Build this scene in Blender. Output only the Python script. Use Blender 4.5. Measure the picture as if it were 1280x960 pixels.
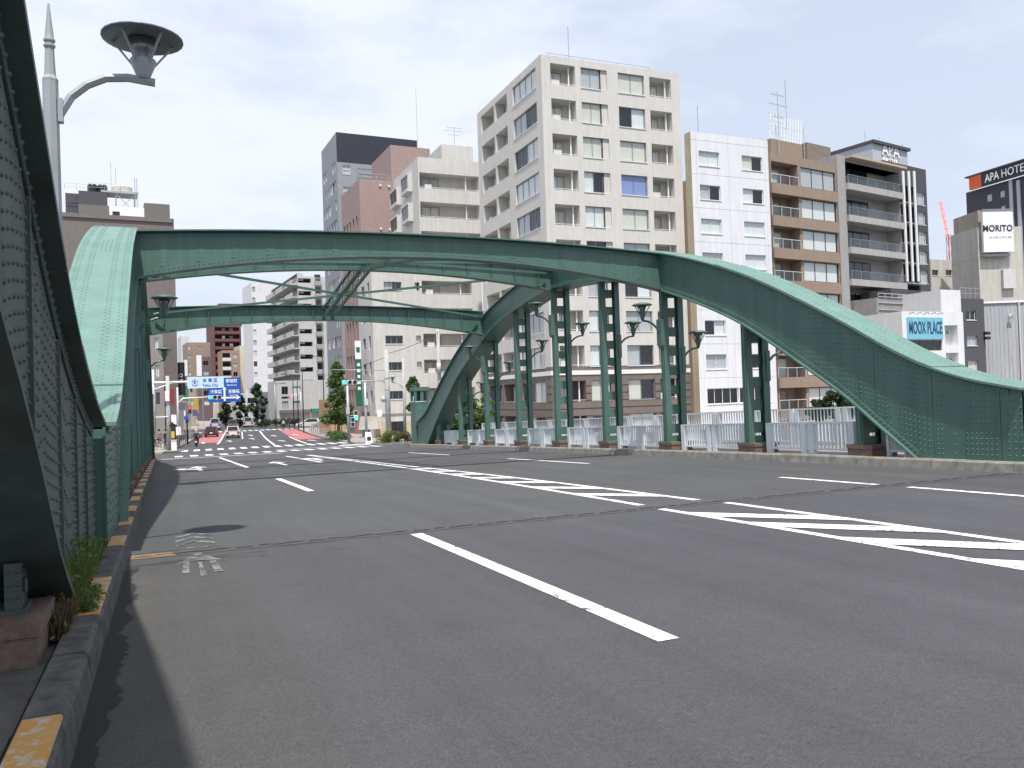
import bpy, math, random
import numpy as np
from mathutils import Matrix, Vector
random.seed(7); rng = np.random.default_rng(11)
for o in list(bpy.data.objects): bpy.data.objects.remove(o)
SC = bpy.context.scene; COL = SC.collection
# ------------------------------------------------------------------ camera (calibrated from the photograph)
FPX, TILT, HC, CAMH = 1035.0, 0.033, 497.0, 1.5
YAW, PIT = math.radians(22.8548), math.radians(0.9405)
fw = np.array([math.sin(YAW)*math.cos(PIT), math.cos(YAW)*math.cos(PIT), math.sin(PIT)])
r0 = np.array([math.cos(YAW), -math.sin(YAW), 0.0]); u0 = np.cross(r0, fw)
rt = math.cos(TILT)*r0 - math.sin(TILT)*u0; up = math.sin(TILT)*r0 + math.cos(TILT)*u0
CAM = np.array([0.0, 0.0, CAMH])
cd = bpy.data.cameras.new('camera'); cam = bpy.data.objects.new('camera', cd); COL.objects.link(cam)
cd.sensor_width = 36.0; cd.lens = 36.0*FPX/1280.0; cd.clip_start = 0.05; cd.clip_end = 6000
cam.matrix_world = Matrix(((rt[0], up[0], -fw[0], 0), (rt[1], up[1], -fw[1], 0), (rt[2], up[2], -fw[2], CAMH), (0, 0, 0, 1)))
SC.camera = cam
SC.render.resolution_x, SC.render.resolution_y = 1024, 768
# ------------------------------------------------------------------ sky, sun, exposure
SUNV = Vector((-0.127, -0.42, 1.0)).normalized()
W = bpy.data.worlds.new('World'); SC.world = W; W.use_nodes = True
nt = W.node_tree; nt.nodes.clear()
def wn(t, **k):
    n = nt.nodes.new(t)
    for a, b in k.items(): setattr(n, a, b)
    return n
out = wn('ShaderNodeOutputWorld'); bg = wn('ShaderNodeBackground'); bg.inputs['Strength'].default_value = 0.12
sky = wn('ShaderNodeTexSky', sky_type='NISHITA', sun_disc=False)
sky.sun_elevation = math.asin(SUNV.z); sky.sun_rotation = math.atan2(SUNV.x, SUNV.y)
sky.air_density = 1.2; sky.dust_density = 2.0
tc = wn('ShaderNodeTexCoord'); mp = wn('ShaderNodeMapping'); mp.inputs['Scale'].default_value = (1.0, 1.0, 2.6)
nz = wn('ShaderNodeTexNoise'); nz.inputs['Scale'].default_value = 2.3; nz.inputs['Detail'].default_value = 6; nz.inputs['Roughness'].default_value = 0.55
rp = wn('ShaderNodeValToRGB'); rp.color_ramp.elements[0].position = 0.40; rp.color_ramp.elements[1].position = 0.58
rp.color_ramp.elements[0].color = (0.64, 0.64, 0.64, 1); rp.color_ramp.elements[1].color = (1.0, 1.0, 1.0, 1)
mx = wn('ShaderNodeMix', data_type='RGBA'); mx.inputs[7].default_value = (6.6, 7.1, 8.3, 1)
L = nt.links.new
L(tc.outputs['Generated'], mp.inputs['Vector']); L(mp.outputs[0], nz.inputs['Vector']); L(nz.outputs[0], rp.inputs[0])
L(rp.outputs[0], mx.inputs[0]); L(sky.outputs[0], mx.inputs[6]); L(mx.outputs[2], bg.inputs['Color']); L(bg.outputs[0], out.inputs[0])
sd = bpy.data.lights.new('sun', 'SUN'); sd.energy = 5.0; sd.angle = math.radians(0.9); sd.color = (1.0, 0.96, 0.90)
sun = bpy.data.objects.new('sun', sd); COL.objects.link(sun); sun.rotation_euler = SUNV.to_track_quat('Z', 'Y').to_euler()
sun.location = (-10, -30, 60)
VS = SC.view_settings; VS.view_transform = 'Standard'; VS.look = 'None'; VS.exposure = 0.18; VS.gamma = 1.0; VS.use_curve_mapping = False
# ------------------------------------------------------------------ pixel helpers (a pixel gives a direction; distance comes from the place)
def ray(u, v): return rt*((u-640)/FPX) - up*((v-480)/FPX) + fw
def at_y(u, v, Y): d = ray(u, v); return CAM + d*(Y/d[1])
def at_x(u, v, X): d = ray(u, v); return CAM + d*(X/d[0])
def zd(y):   # deck and street profile along the road
    if y < 25: return -.016*y - .00032*y*y
    if y < 50: return -.6 - .032*(y-25)
    if y < 113: return -1.4 - .032*(y-50) + .000214*(y-50)**2
    return -2.566
# ------------------------------------------------------------------ materials
MATS = {}
def mat(name, col, rough=.7, var=.12, scale=3.0, bump=0.0, bscale=60.0, metal=0.0, streak=0.0, spec=.4, coat=0.0):
    if name in MATS: return MATS[name]
    m = bpy.data.materials.new(name); m.use_nodes = True; t = m.node_tree; b = t.nodes['Principled BSDF']
    b.inputs['Roughness'].default_value = rough; b.inputs['Metallic'].default_value = metal; b.inputs['Specular IOR Level'].default_value = spec
    b.inputs['Coat Weight'].default_value = coat
    g = t.nodes.new('ShaderNodeNewGeometry'); n = t.nodes.new('ShaderNodeTexNoise'); n.inputs['Scale'].default_value = scale
    n.inputs['Detail'].default_value = 5; n.inputs['Roughness'].default_value = .62
    t.links.new(g.outputs['Position'], n.inputs['Vector'])
    r = t.nodes.new('ShaderNodeMapRange'); r.inputs[1].default_value = .28; r.inputs[2].default_value = .72
    r.inputs[3].default_value = 1-var; r.inputs[4].default_value = 1+var
    t.links.new(n.outputs[0], r.inputs[0])
    val = r.outputs[0]
    if streak:
        mp2 = t.nodes.new('ShaderNodeMapping'); mp2.inputs['Scale'].default_value = (2.2, 2.2, .12)
        n2 = t.nodes.new('ShaderNodeTexNoise'); n2.inputs['Scale'].default_value = 1.6; n2.inputs['Detail'].default_value = 4
        t.links.new(g.outputs['Position'], mp2.inputs[0]); t.links.new(mp2.outputs[0], n2.inputs['Vector'])
        r2 = t.nodes.new('ShaderNodeMapRange'); r2.inputs[1].default_value = .35; r2.inputs[2].default_value = .65
        r2.inputs[3].default_value = 1-streak; r2.inputs[4].default_value = 1+streak*.35
        t.links.new(n2.outputs[0], r2.inputs[0])
        mm = t.nodes.new('ShaderNodeMath'); mm.operation = 'MULTIPLY'; t.links.new(val, mm.inputs[0]); t.links.new(r2.outputs[0], mm.inputs[1]); val = mm.outputs[0]
    vm = t.nodes.new('ShaderNodeVectorMath'); vm.operation = 'SCALE'; vm.inputs[0].default_value = col
    t.links.new(val, vm.inputs['Scale']); t.links.new(vm.outputs[0], b.inputs['Base Color'])
    if bump:
        nb = t.nodes.new('ShaderNodeTexNoise'); nb.inputs['Scale'].default_value = bscale; nb.inputs['Detail'].default_value = 4
        t.links.new(g.outputs['Position'], nb.inputs['Vector'])
        bp = t.nodes.new('ShaderNodeBump'); bp.inputs['Strength'].default_value = bump; bp.inputs['Distance'].default_value = .02
        t.links.new(nb.outputs[0], bp.inputs['Height']); t.links.new(bp.outputs[0], b.inputs['Normal'])
    MATS[name] = m; return m
def emis(name, col, st):
    m = bpy.data.materials.new(name); m.use_nodes = True; b = m.node_tree.nodes['Principled BSDF']
    b.inputs['Base Color'].default_value = (*col, 1); b.inputs['Emission Color'].default_value = (*col, 1); b.inputs['Emission Strength'].default_value = st
    MATS[name] = m; return m
def glassmat(name, tint, trans):
    m = bpy.data.materials.new(name); m.use_nodes = True; t = m.node_tree; t.nodes.clear()
    o = t.nodes.new('ShaderNodeOutputMaterial'); gl = t.nodes.new('ShaderNodeBsdfGlossy'); gl.inputs['Roughness'].default_value = .02
    gl.inputs['Color'].default_value = (.9, .93, .95, 1)
    tr = t.nodes.new('ShaderNodeBsdfTransparent'); tr.inputs[0].default_value = (*[c*trans for c in tint], 1)
    lw = t.nodes.new('ShaderNodeLayerWeight'); lw.inputs[0].default_value = .5; fr = t.nodes.new('ShaderNodeMath'); fr.operation = 'POWER'; fr.inputs[1].default_value = 5.0; t.links.new(lw.outputs['Facing'], fr.inputs[0])
    ad = t.nodes.new('ShaderNodeMath'); ad.operation = 'MULTIPLY_ADD'; ad.inputs[1].default_value = .9; ad.inputs[2].default_value = .07
    ms = t.nodes.new('ShaderNodeMixShader'); t.links.new(fr.outputs[0], ad.inputs[0]); t.links.new(ad.outputs[0], ms.inputs[0])
    t.links.new(tr.outputs[0], ms.inputs[1]); t.links.new(gl.outputs[0], ms.inputs[2]); t.links.new(ms.outputs[0], o.inputs[0])
    MATS[name] = m; return m
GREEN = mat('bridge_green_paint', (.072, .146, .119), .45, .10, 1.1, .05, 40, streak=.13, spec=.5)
GREENSH = mat('bridge_green_shaded', (.070, .098, .089), .55, .22, 1.6, .08, 40, streak=.25, spec=.45)  # darker, greyer bridge green: the near arch's shade put into its colour
GREENLIT = mat('bridge_green_sunlit_top', (.125, .225, .19), .5, .10, 1.4, .05, 40, streak=.08, spec=.5)  # paler bridge green for top flanges: sunlight painted into the colour
GRANITE = mat('brown_granite', (.16, .115, .09), .75, .3, 22, .25, 80)
KERBST = mat('kerb_concrete', (.24, .23, .205), .85, .38, 4, .35, 50)
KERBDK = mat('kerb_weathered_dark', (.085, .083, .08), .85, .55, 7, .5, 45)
STEELW = mat('pale_grey_paint', (.62, .67, .70), .5, .08, 2, streak=.06)
LAMPGR = mat('lamp_grey_paint', (.31, .34, .35), .45, .08, 2)
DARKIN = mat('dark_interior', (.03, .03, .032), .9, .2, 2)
WHITEP = mat('white_paint', (.78, .78, .77), .6, .06, 2)
GALV = mat('galvanised_steel', (.42, .44, .45), .5, .12, 4, metal=.35)
POLEC = mat('concrete_pole', (.40, .40, .39), .8, .12, 3)
BLACKM = mat('black_metal', (.02, .02, .022), .45, .1, 4)
FROST = mat('lamp_lens', (.55, .57, .56), .3, .05, 3)
ALU = mat('window_aluminium', (.30, .31, .32), .4, .08, 3, metal=.4)
ALUW = mat('window_white_frame', (.68, .69, .69), .45, .05, 3)
GLASS = glassmat('window_glass', (.95, .98, .98), .95)
GLASSD = glassmat('tinted_glass', (.6, .68, .72), .42)
GLASSB = glassmat('balcony_glass', (.86, .93, .92), .80)
# ------------------------------------------------------------------ mesh builder
class MB:
    def __init__(s): s.v = []; s.f = []; s.m = []
    def add(s, vs, fs, m=0):
        o = len(s.v); s.v += [tuple(map(float, p)) for p in vs]; s.f += [tuple(i+o for i in f) for f in fs]; s.m += [m]*len(fs); return s
    def box(s, x0, x1, y0, y1, z0, z1, m=0):
        return s.add([(x0,y0,z0),(x1,y0,z0),(x1,y1,z0),(x0,y1,z0),(x0,y0,z1),(x1,y0,z1),(x1,y1,z1),(x0,y1,z1)],
                     [(3,2,1,0),(4,5,6,7),(0,1,5,4),(1,2,6,5),(2,3,7,6),(3,0,4,7)], m)
    def hexa(s, p, m=0):  # 8 points: bottom ring then top ring
        return s.add(p, [(3,2,1,0),(4,5,6,7),(0,1,5,4),(1,2,6,5),(2,3,7,6),(3,0,4,7)], m)
    def bar(s, a, b, w, h, m=0, upv=(0,0,1)):
        a = np.array(a, float); b = np.array(b, float); d = b-a; d /= np.linalg.norm(d)
        x = np.cross(d, upv); 
        if np.linalg.norm(x) < 1e-6: x = np.array([1.,0,0])
        x /= np.linalg.norm(x); z = np.cross(x, d); x *= w/2; z *= h/2
        return s.hexa([a-x-z, a+x-z, b+x-z, b-x-z, a-x+z, a+x+z, b+x+z, b-x+z], m)
    def tube(s, pts, r, n=8, m=0, cap=True):
        pts = [np.array(p, float) for p in pts]; rs = r if hasattr(r, '__len__') else [r]*len(pts); o = len(s.v); N = len(pts)
        for i, p in enumerate(pts):
            d = pts[min(i+1,N-1)] - pts[max(i-1,0)]; d /= np.linalg.norm(d)
            ref = np.array([0,0,1.]) if abs(d[2]) < .9 else np.array([1.,0,0]); x = np.cross(d, ref); x /= np.linalg.norm(x); y = np.cross(d, x)
            for k in range(n): a = 2*math.pi*k/n; s.v.append(tuple(p + rs[i]*(math.cos(a)*x + math.sin(a)*y)))
        for i in range(N-1):
            for k in range(n): s.f.append((o+i*n+k, o+i*n+(k+1)%n, o+(i+1)*n+(k+1)%n, o+(i+1)*n+k)); s.m.append(m)
        if cap: s.f += [tuple(o+k for k in range(n))[::-1], tuple(o+(N-1)*n+k for k in range(n))]; s.m += [m, m]
        return s
    def lathe(s, prof, c=(0,0,0), n=16, m=0):
        o = len(s.v)
        for r, z in prof:
            for k in range(n): a = 2*math.pi*k/n; s.v.append((c[0]+r*math.cos(a), c[1]+r*math.sin(a), c[2]+z))
        for i in range(len(prof)-1):
            for k in range(n): s.f.append((o+i*n+k, o+i*n+(k+1)%n, o+(i+1)*n+(k+1)%n, o+(i+1)*n+k)); s.m.append(m)
        return s
    def prism(s, poly, f0, f1, m=0):  # poly: list of 2D points, f0/f1 map a point to 3D front/back
        n = len(poly); a = [f0(p) for p in poly]; b = [f1(p) for p in poly]
        return s.add(a+b, [tuple(range(n)), tuple(range(2*n-1, n-1, -1))] + [(i, i+n, (i+1)%n+n, (i+1)%n) for i in range(n)], m)
    def mesh(s, name, mats, smooth=False):
        me = bpy.data.meshes.new(name); me.from_pydata(s.v, [], s.f)
        for q in (mats if isinstance(mats, (list, tuple)) else [mats]): me.materials.append(q)
        if len(me.materials) > 1: me.polygons.foreach_set('material_index', s.m)
        if smooth: me.polygons.foreach_set('use_smooth', [True]*len(me.polygons))
        me.update(); return me
WPOS = {}
def link(name, me, parent=None, loc=None, rz=0.0, local=False):
    """link a mesh; parent given + local=False: mesh/loc are in world coordinates; local=True: in the parent's frame"""
    o = bpy.data.objects.new(name, me); COL.objects.link(o)
    if loc is not None: o.location = [float(c) for c in loc]
    if rz: o.rotation_euler = (0, 0, rz)
    if parent is not None:
        o.parent = parent
        if not local: o.matrix_parent_inverse = Matrix.Translation(-Vector(WPOS.get(parent.name, (0,0,0))))
    WPOS[o.name] = tuple(o.location)
    return o
def empty(name, loc, rz=0.0):
    o = bpy.data.objects.new(name, None); COL.objects.link(o); o.location = [float(c) for c in loc]; o.rotation_euler = (0,0,rz); o.empty_display_size = .3
    WPOS[o.name] = tuple(o.location); return o
def tag(o, label=None, cat=None, group=None, kind=None):
    for k, v in (('label', label), ('category', cat), ('group', group), ('kind', kind)):
        if v: o[k] = v
    return o
def copy_tree(o, parent=None):
    c = o.copy(); COL.objects.link(c)
    if parent is not None: c.parent = parent
    for ch in o.children: copy_tree(ch, c)
    return c
def text_mesh(txt, size, mats, ext=0.01, name='lettering', align='CENTER', sx=1.0, bold=0.0):
    cu = bpy.data.curves.new('t', 'FONT'); cu.body = txt; cu.size = size; cu.extrude = ext; cu.align_x = align; cu.align_y = 'CENTER'; cu.offset = bold
    cu.resolution_u = 3
    o = bpy.data.objects.new('t', cu); COL.objects.link(o); o.scale = (sx, 1, 1)
    dg = bpy.context.evaluated_depsgraph_get(); dg.update()
    me = bpy.data.meshes.new_from_object(o.evaluated_get(dg)); bpy.data.objects.remove(o)
    me.materials.clear(); me.materials.append(mats); me.name = name
    # stand the text upright: local x stays, y -> z, facing -y
    n = len(me.vertices); co = np.empty(n*3); me.vertices.foreach_get('co', co); co = co.reshape(-1,3)
    co2 = np.stack([co[:,0]*sx, -co[:,2], co[:,1]], 1); me.vertices.foreach_set('co', co2.ravel()); me.update(); return me
def rivet_mesh(pts, nrm, r, name, m, sides=5):
    """low domes joined into one mesh; pts Nx3, nrm Nx3"""
    pts = np.asarray(pts, float); nrm = np.asarray(nrm, float)
    if nrm.ndim == 1: nrm = np.repeat(nrm[None], len(pts), 0)
    ref = np.where(np.abs(nrm[:, 2:3]) < .8, np.array([[0,0,1.]]), np.array([[1.,0,0]]))
    x = np.cross(nrm, ref); x /= np.linalg.norm(x, axis=1, keepdims=True); y = np.cross(nrm, x)
    vs = []; k = sides
    for rr, hh in ((1.0, -.1), (.72, .48)):
        for i in range(k):
            a = 2*math.pi*i/k; vs.append(pts + r*(rr*(math.cos(a)*x + math.sin(a)*y) + hh*nrm))
    vs.append(pts + r*.72*nrm)
    V = np.stack(vs, 1).reshape(-1, 3); nv = 2*k+1; N = len(pts)
    fq = [(i, (i+1) % k, k+(i+1) % k, k+i) for i in range(k)]; ft = [(k+i, k+(i+1) % k, 2*k) for i in range(k)]
    base = (np.arange(N)*nv)[:, None]
    loops = np.concatenate([(base[:, :, None] + np.array(fq)[None]).reshape(N, -1), (base[:, :, None] + np.array(ft)[None]).reshape(N, -1)], 1).ravel()
    tot = np.tile(np.array([4]*k + [3]*k), N); st = np.concatenate([[0], np.cumsum(tot)[:-1]])
    me = bpy.data.meshes.new(name); me.vertices.add(len(V)); me.vertices.foreach_set('co', V.ravel())
    me.loops.add(len(loops)); me.loops.foreach_set('vertex_index', loops.astype(np.int32))
    me.polygons.add(len(tot)); me.polygons.foreach_set('loop_start', st.astype(np.int32)); me.polygons.foreach_set('loop_total', tot.astype(np.int32))
    me.polygons.foreach_set('use_smooth', np.ones(len(tot), bool)); me.update(calc_edges=True); me.materials.append(m); return me
# ================================================================== ROAD, GROUND, WATER
XL, XR = -.41, 14.5
def asphalt():
    m = bpy.data.materials.new('asphalt'); m.use_nodes = True; t = m.node_tree; b = t.nodes['Principled BSDF']; lk = t.links.new
    b.inputs['Roughness'].default_value = .82; b.inputs['Specular IOR Level'].default_value = .35
    g = t.nodes.new('ShaderNodeNewGeometry'); sx = t.nodes.new('ShaderNodeSeparateXYZ'); lk(g.outputs['Position'], sx.inputs[0])
    def noise(sc, det, vec=None, r=.6):
        n = t.nodes.new('ShaderNodeTexNoise'); n.inputs['Scale'].default_value = sc; n.inputs['Detail'].default_value = det; n.inputs['Roughness'].default_value = r
        lk(vec or g.outputs['Position'], n.inputs['Vector']); return n.outputs[0]
    def rng_(x, a, b_, c, d):
        r = t.nodes.new('ShaderNodeMapRange'); [setattr(r.inputs[i+1], 'default_value', q) for i, q in enumerate((a, b_, c, d))]; lk(x, r.inputs[0]); return r.outputs[0]
    def mth(op, x, y):
        n = t.nodes.new('ShaderNodeMath'); n.operation = op
        for i, q in enumerate((x, y)):
            if isinstance(q, (int, float)): n.inputs[i].default_value = q
            else: lk(q, n.inputs[i])
        return n.outputs[0]
    big = rng_(noise(.22, 4), .3, .7, .90, 1.10)
    mp_ = t.nodes.new('ShaderNodeMapping'); mp_.inputs['Scale'].default_value = (1.6, .05, 1); lk(g.outputs['Position'], mp_.inputs[0])
    trk = rng_(noise(1.0, 3, mp_.outputs[0]), .3, .7, .88, 1.10)
    fine = rng_(noise(110, 3, r=.75), .3, .72, .50, 1.52)
    spk = rng_(noise(260, 2), .66, .76, 0, 1.1)
    mid = mth('MULTIPLY', rng_(noise(26, 4, r=.7), .3, .7, .87, 1.13), rng_(noise(2.4, 5), .3, .7, .95, 1.05)); k = mth('MULTIPLY', mth('MULTIPLY', mth('MULTIPLY', big, trk), mid), mth('ADD', fine, spk))
    # a damp patch with a ragged edge along the left gutter
    e = mth('ADD', sx.outputs[0], mth('MULTIPLY', noise(2.6, 6), -.34)); damp = rng_(e, -.462, -.452, 1, 0)
    yy = mth('MULTIPLY', rng_(sx.outputs[1], 9.6, 9.9, 1, 0), damp)
    k = mth('MULTIPLY', k, rng_(yy, 0, 1, 1, .33))
    # water marks by the expansion joint
    mp2 = t.nodes.new('ShaderNodeMapping'); mp2.inputs['Scale'].default_value = (.9, 3.0, 1); lk(g.outputs['Position'], mp2.inputs[0])
    wm = mth('MULTIPLY', rng_(noise(1.3, 4, mp2.outputs[0]), .56, .60, 0, 1), mth('MULTIPLY', rng_(sx.outputs[1], 10.9, 11.0, 1, 0), mth('MULTIPLY', rng_(sx.outputs[1], 9.4, 9.6, 0, 1), rng_(sx.outputs[0], 1.6, 2.2, 1, 0))))
    k = mth('MULTIPLY', k, rng_(wm, 0, 1, 1, .62))
    vm = t.nodes.new('ShaderNodeVectorMath'); vm.operation = 'SCALE'; lk(k, vm.inputs['Scale'])
    cm = t.nodes.new('ShaderNodeMix'); cm.data_type = 'RGBA'; cm.inputs[6].default_value = (.074, .072, .068, 1); cm.inputs[7].default_value = (.067, .0675, .073, 1)
    c2 = t.nodes.new('ShaderNodeMix'); c2.data_type = 'RGBA'; c2.inputs[7].default_value = (.072, .0745, .0755, 1); lk(cm.outputs[2], c2.inputs[6])
    lk(mth('MULTIPLY', rng_(sx.outputs[1], 10.55, 10.6, 0, 1), rng_(sx.outputs[1], 26.55, 26.6, 1, 0)), c2.inputs[0])
    lk(rng_(sx.outputs[0], -.2, 1.3, 0, 1), cm.inputs[0]); lk(c2.outputs[2], vm.inputs[0]); lk(vm.outputs[0], b.inputs['Base Color'])
    bp = t.nodes.new('ShaderNodeBump'); bp.inputs['Strength'].default_value = .5; bp.inputs['Distance'].default_value = .012
    lk(noise(140, 3, r=.7), bp.inputs['Height']); lk(bp.outputs[0], b.inputs['Normal']); return m
ASPH = asphalt()
def roadpaint(name, col, wear, under=(.065, .065, .066)):
    m = mat(name, col, .6, .05, 3); t = m.node_tree; b = t.nodes['Principled BSDF']; src = b.inputs['Base Color'].links[0].from_socket
    g = t.nodes.new('ShaderNodeNewGeometry'); n = t.nodes.new('ShaderNodeTexNoise'); n.inputs['Scale'].default_value = 7; n.inputs['Detail'].default_value = 8; n.inputs['Roughness'].default_value = .75
    t.links.new(g.outputs['Position'], n.inputs['Vector']); r = t.nodes.new('ShaderNodeMapRange'); r.inputs[1].default_value = wear; r.inputs[2].default_value = wear+.06
    mix = t.nodes.new('ShaderNodeMix'); mix.data_type = 'RGBA'; mix.inputs[6].default_value = (*under, 1)
    t.links.new(n.outputs[0], r.inputs[0]); t.links.new(r.outputs[0], mix.inputs[0]); t.links.new(src, mix.inputs[7]); t.links.new(mix.outputs[2], b.inputs['Base Color']); return m
PAINT = roadpaint('road_marking_white', (.72, .72, .71), .385)
PAINTW = roadpaint('road_marking_worn', (.20, .20, .19), .47)
REDP = roadpaint('bus_lane_red', (.42, .13, .13), .30)
YELP = roadpaint('kerb_yellow_paint', (.50, .255, .06), .44, (.46, .40, .30))
def strip(name, x0f, x1f, ys, m, zoff=0.0, skirt=0.0, parent=None, nx=1):
    """a sheet that follows the road profile; x0f/x1f give its edges at each y"""
    mb = MB(); prev = None
    for y in ys:
        a, b = x0f(y), x1f(y); row = [(a+(b-a)*i/nx, y, zd(y)+zoff) for i in range(nx+1)]
        if prev:
            for i in range(nx): mb.add([prev[i], prev[i+1], row[i+1], row[i]], [(0,1,2,3)])
            if skirt:
                mb.add([prev[0], row[0], (row[0][0], y, row[0][2]-skirt), (prev[0][0], prev[0][1], prev[0][2]-skirt)], [(0,1,2,3)])
                mb.add([row[-1], prev[-1], (prev[-1][0], prev[-1][1], prev[-1][2]-skirt), (row[-1][0], y, row[-1][2]-skirt)], [(0,1,2,3)])
        prev = row
    if skirt:
        for y in (ys[0], ys[-1]):
            a, b = x0f(y), x1f(y); z = zd(y)+zoff; q = [(a,y,z-skirt),(b,y,z-skirt),(b,y,z),(a,y,z)]
            mb.add(q, [(0,1,2,3) if y == ys[0] else (3,2,1,0)])
    return link(name, mb.mesh(name, m), parent)
def fr_(a, b, st): n = max(1, int(round((b-a)/st))); return [a+(b-a)*i/n for i in range(n+1)]
K = lambda c: (lambda y: c)
tag(strip('road', K(XL-.06), K(XR+.06), fr_(-45, 53, .7), ASPH, nx=3), kind='structure')
tag(strip('street_road', K(-70), K(120), fr_(53, 330, 3), ASPH, nx=1), kind='structure')
SLAT = lambda lat: (lambda y: 7.05 + lat + .0805*(y-80))      # a line parallel to the street beyond the bridge
PAVE = mat('pavement_blocks', (.30, .265, .24), .85, .16, 6, .2, 60)
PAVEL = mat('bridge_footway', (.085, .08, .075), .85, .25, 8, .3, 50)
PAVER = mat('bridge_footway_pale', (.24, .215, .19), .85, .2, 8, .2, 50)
for nm, a, b, y0, y1 in (('pavement', K(-69), SLAT(-6.3), 68.5, 143), ('pavement', SLAT(8.4), K(118), 68.5, 143),
                         ('pavement', K(-69), SLAT(-6.3), 166, 328), ('pavement', SLAT(8.4), K(118), 166, 328),
                         ('pavement', K(21), K(118), 53.2, 67.5), ('pavement', K(-69), K(-5.0), 53.2, 63)):
    tag(strip(nm, a, b, fr_(y0, y1, 3), PAVE, .13, .4), kind='structure')
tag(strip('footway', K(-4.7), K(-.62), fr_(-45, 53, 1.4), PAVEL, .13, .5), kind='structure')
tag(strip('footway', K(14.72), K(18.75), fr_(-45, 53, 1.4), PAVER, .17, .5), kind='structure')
gm = MB(); gm.add([(-4000, 52, -3.4), (4000, 52, -3.4), (4000, 5000, -3.4), (-4000, 5000, -3.4)], [(0,1,2,3)])
tag(link('ground', gm.mesh('ground', mat('ground_grey', (.16, .155, .145), .9, .2, .05))), kind='structure')
wm = MB(); wm.add([(-4000, -4000, -7.5), (4000, -4000, -7.5), (4000, 52, -7.5), (-4000, 52, -7.5)], [(0,1,2,3)])
tag(link('river_water', wm.mesh('river_water', mat('river_water', (.03, .045, .04), .08, .2, .3, .4, 1.2))), kind='structure')
bw = MB(); bw.box(-400, -4.8, 51.6, 53.3, -8, -1.35); bw.box(18.8, 400, 51.6, 53.3, -8, -1.35); bw.box(-4.8, 18.8, 51.8, 53.0, -8, -1.8)
tag(link('river_wall', bw.mesh('river_wall', mat('river_wall', (.27, .26, .245), .9, .2, .8, streak=.25))), kind='structure')
# deck edge girders so the bridge has a body from the side
dk = MB()
for x in (-4.75, 18.55): dk.hexa([(x, -45, zd(-45)-1.1), (x+.25, -45, zd(-45)-1.1), (x+.25, 52, zd(52)-1.1), (x, 52, zd(52)-1.1), (x, -45, zd(-45)+.1), (x+.25, -45, zd(-45)+.1), (x+.25, 52, zd(52)+.1), (x, 52, zd(52)+.1)])
tag(link('deck_edge_girder', dk.mesh('deck_edge_girder', GREEN)), kind='structure')
# ---- paint on the road
def mark(poly, m=PAINT, name='road_marking', z=.005, sub=.8):
    """painted polygon laid on the road profile: cut into y slices so it follows the curve"""
    mb = MB(); mb.add([(x, y, zd(y)+z) for x, y in poly], [tuple(range(len(poly)))]); o = link(name, mb.mesh(name, m)); return o
def mline(x0, y0, x1, y1, w, m=PAINT, name='road_marking', z=.005):
    n = max(1, int(abs(y1-y0)/1.5)); mb = MB()
    for i in range(n):
        a, b = i/n, (i+1)/n; xa, ya, xb, yb = x0+(x1-x0)*a, y0+(y1-y0)*a, x0+(x1-x0)*b, y0+(y1-y0)*b
        mb.add([(xa-w/2, ya, zd(ya)+z), (xa+w/2, ya, zd(ya)+z), (xb+w/2, yb, zd(yb)+z), (xb-w/2, yb, zd(yb)+z)], [(0,1,2,3)])
    return link(name, mb.mesh(name, m))
marks = []
for y0, y1 in ((4.52, 10.25), (18.5, 24.2), (-5, 0.4)): marks.append(mline(2.93, y0, 2.93, y1, .16))
marks.append(mline(2.95, 33.5, 2.95, 51.5, .16)); marks.append(mline(5.95, 34.6, 6.1, 46.5, .16))
for y0, y1 in ((-4, 2.5), (8.1-3.2, 10.1), (10.75, 13.2), (21.3, 27.5), (34.0, 40.4)): marks.append(mline(11.3, y0, 11.3, y1, .15))
# hatched median, broken by the expansion joint
def hatch(y0, y1, xa0, xb0, xa1, xb1, bars):
    lx = lambda y: xa0+(xa1-xa0)*(y-y0)/(y1-y0); rx = lambda y: xb0+(xb1-xb0)*(y-y0)/(y1-y0)
    marks.append(mline(lx(y0), y0, lx(y1), y1, .14)); marks.append(mline(rx(y0), y0, rx(y1), y1, .14))
    for yb in bars:
        w = (rx(yb)-lx(yb)); yn = yb - w*1.35
        if yn < y0 or yb > y1: continue
        marks.append(mark([(lx(yb), yb), (lx(yb), min(yb+.62, y1)), (rx(yb), min(yn+.62, y1)), (rx(yb), min(yn, y1))], z=.009))
hatch(-4, 10.35, 6.62, 7.72, 6.66, 7.82, [-3.6, -1.9, -.2, 1.5, 3.2, 4.75, 6.35, 7.9, 9.2])
hatch(10.95, 27.0, 6.70, 7.72, 7.05, 7.42, [11.0, 12.9, 14.8, 16.7, 18.6, 20.5, 22.4, 24.2])
marks.append(mline(7.05, 27.0, 7.15, 46, .14)); marks.append(mline(7.42, 27.0, 7.30, 46, .12))
def arrow(x, y, kind):
    """straight, or straight-and-turn arrow about 5 m long, pointing to +y"""
    P = [(-.075, 0), (.075, 0), (.075, 3.2), (.075, 3.3), (.38, 3.3), (0, 5), (-.38, 3.3), (-.075, 3.3)]
    marks.append(mark([(x+a, y+b) for a, b in P]))
    s = {'l': -1, 'r': 1}.get(kind)
    if s: marks.append(mark([(x+s*a, y+b) for a, b in [(.078, 1.4), (.55, 2.3), (.55, 1.75), (1.0, 2.9), (.55, 3.3), (.45, 2.85), (.078, 2.0)]][::(1 if s > 0 else -1)]))
arrow(1.25, 33.3, 'l'); arrow(4.45, 33.6, '')
marks.append(mark([(6.25, 36.5), (6.4, 36.5), (6.55, 39.5), (7.0, 39.8), (6.2, 41), (6.0, 39.3), (6.3, 39.4)]))
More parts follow.
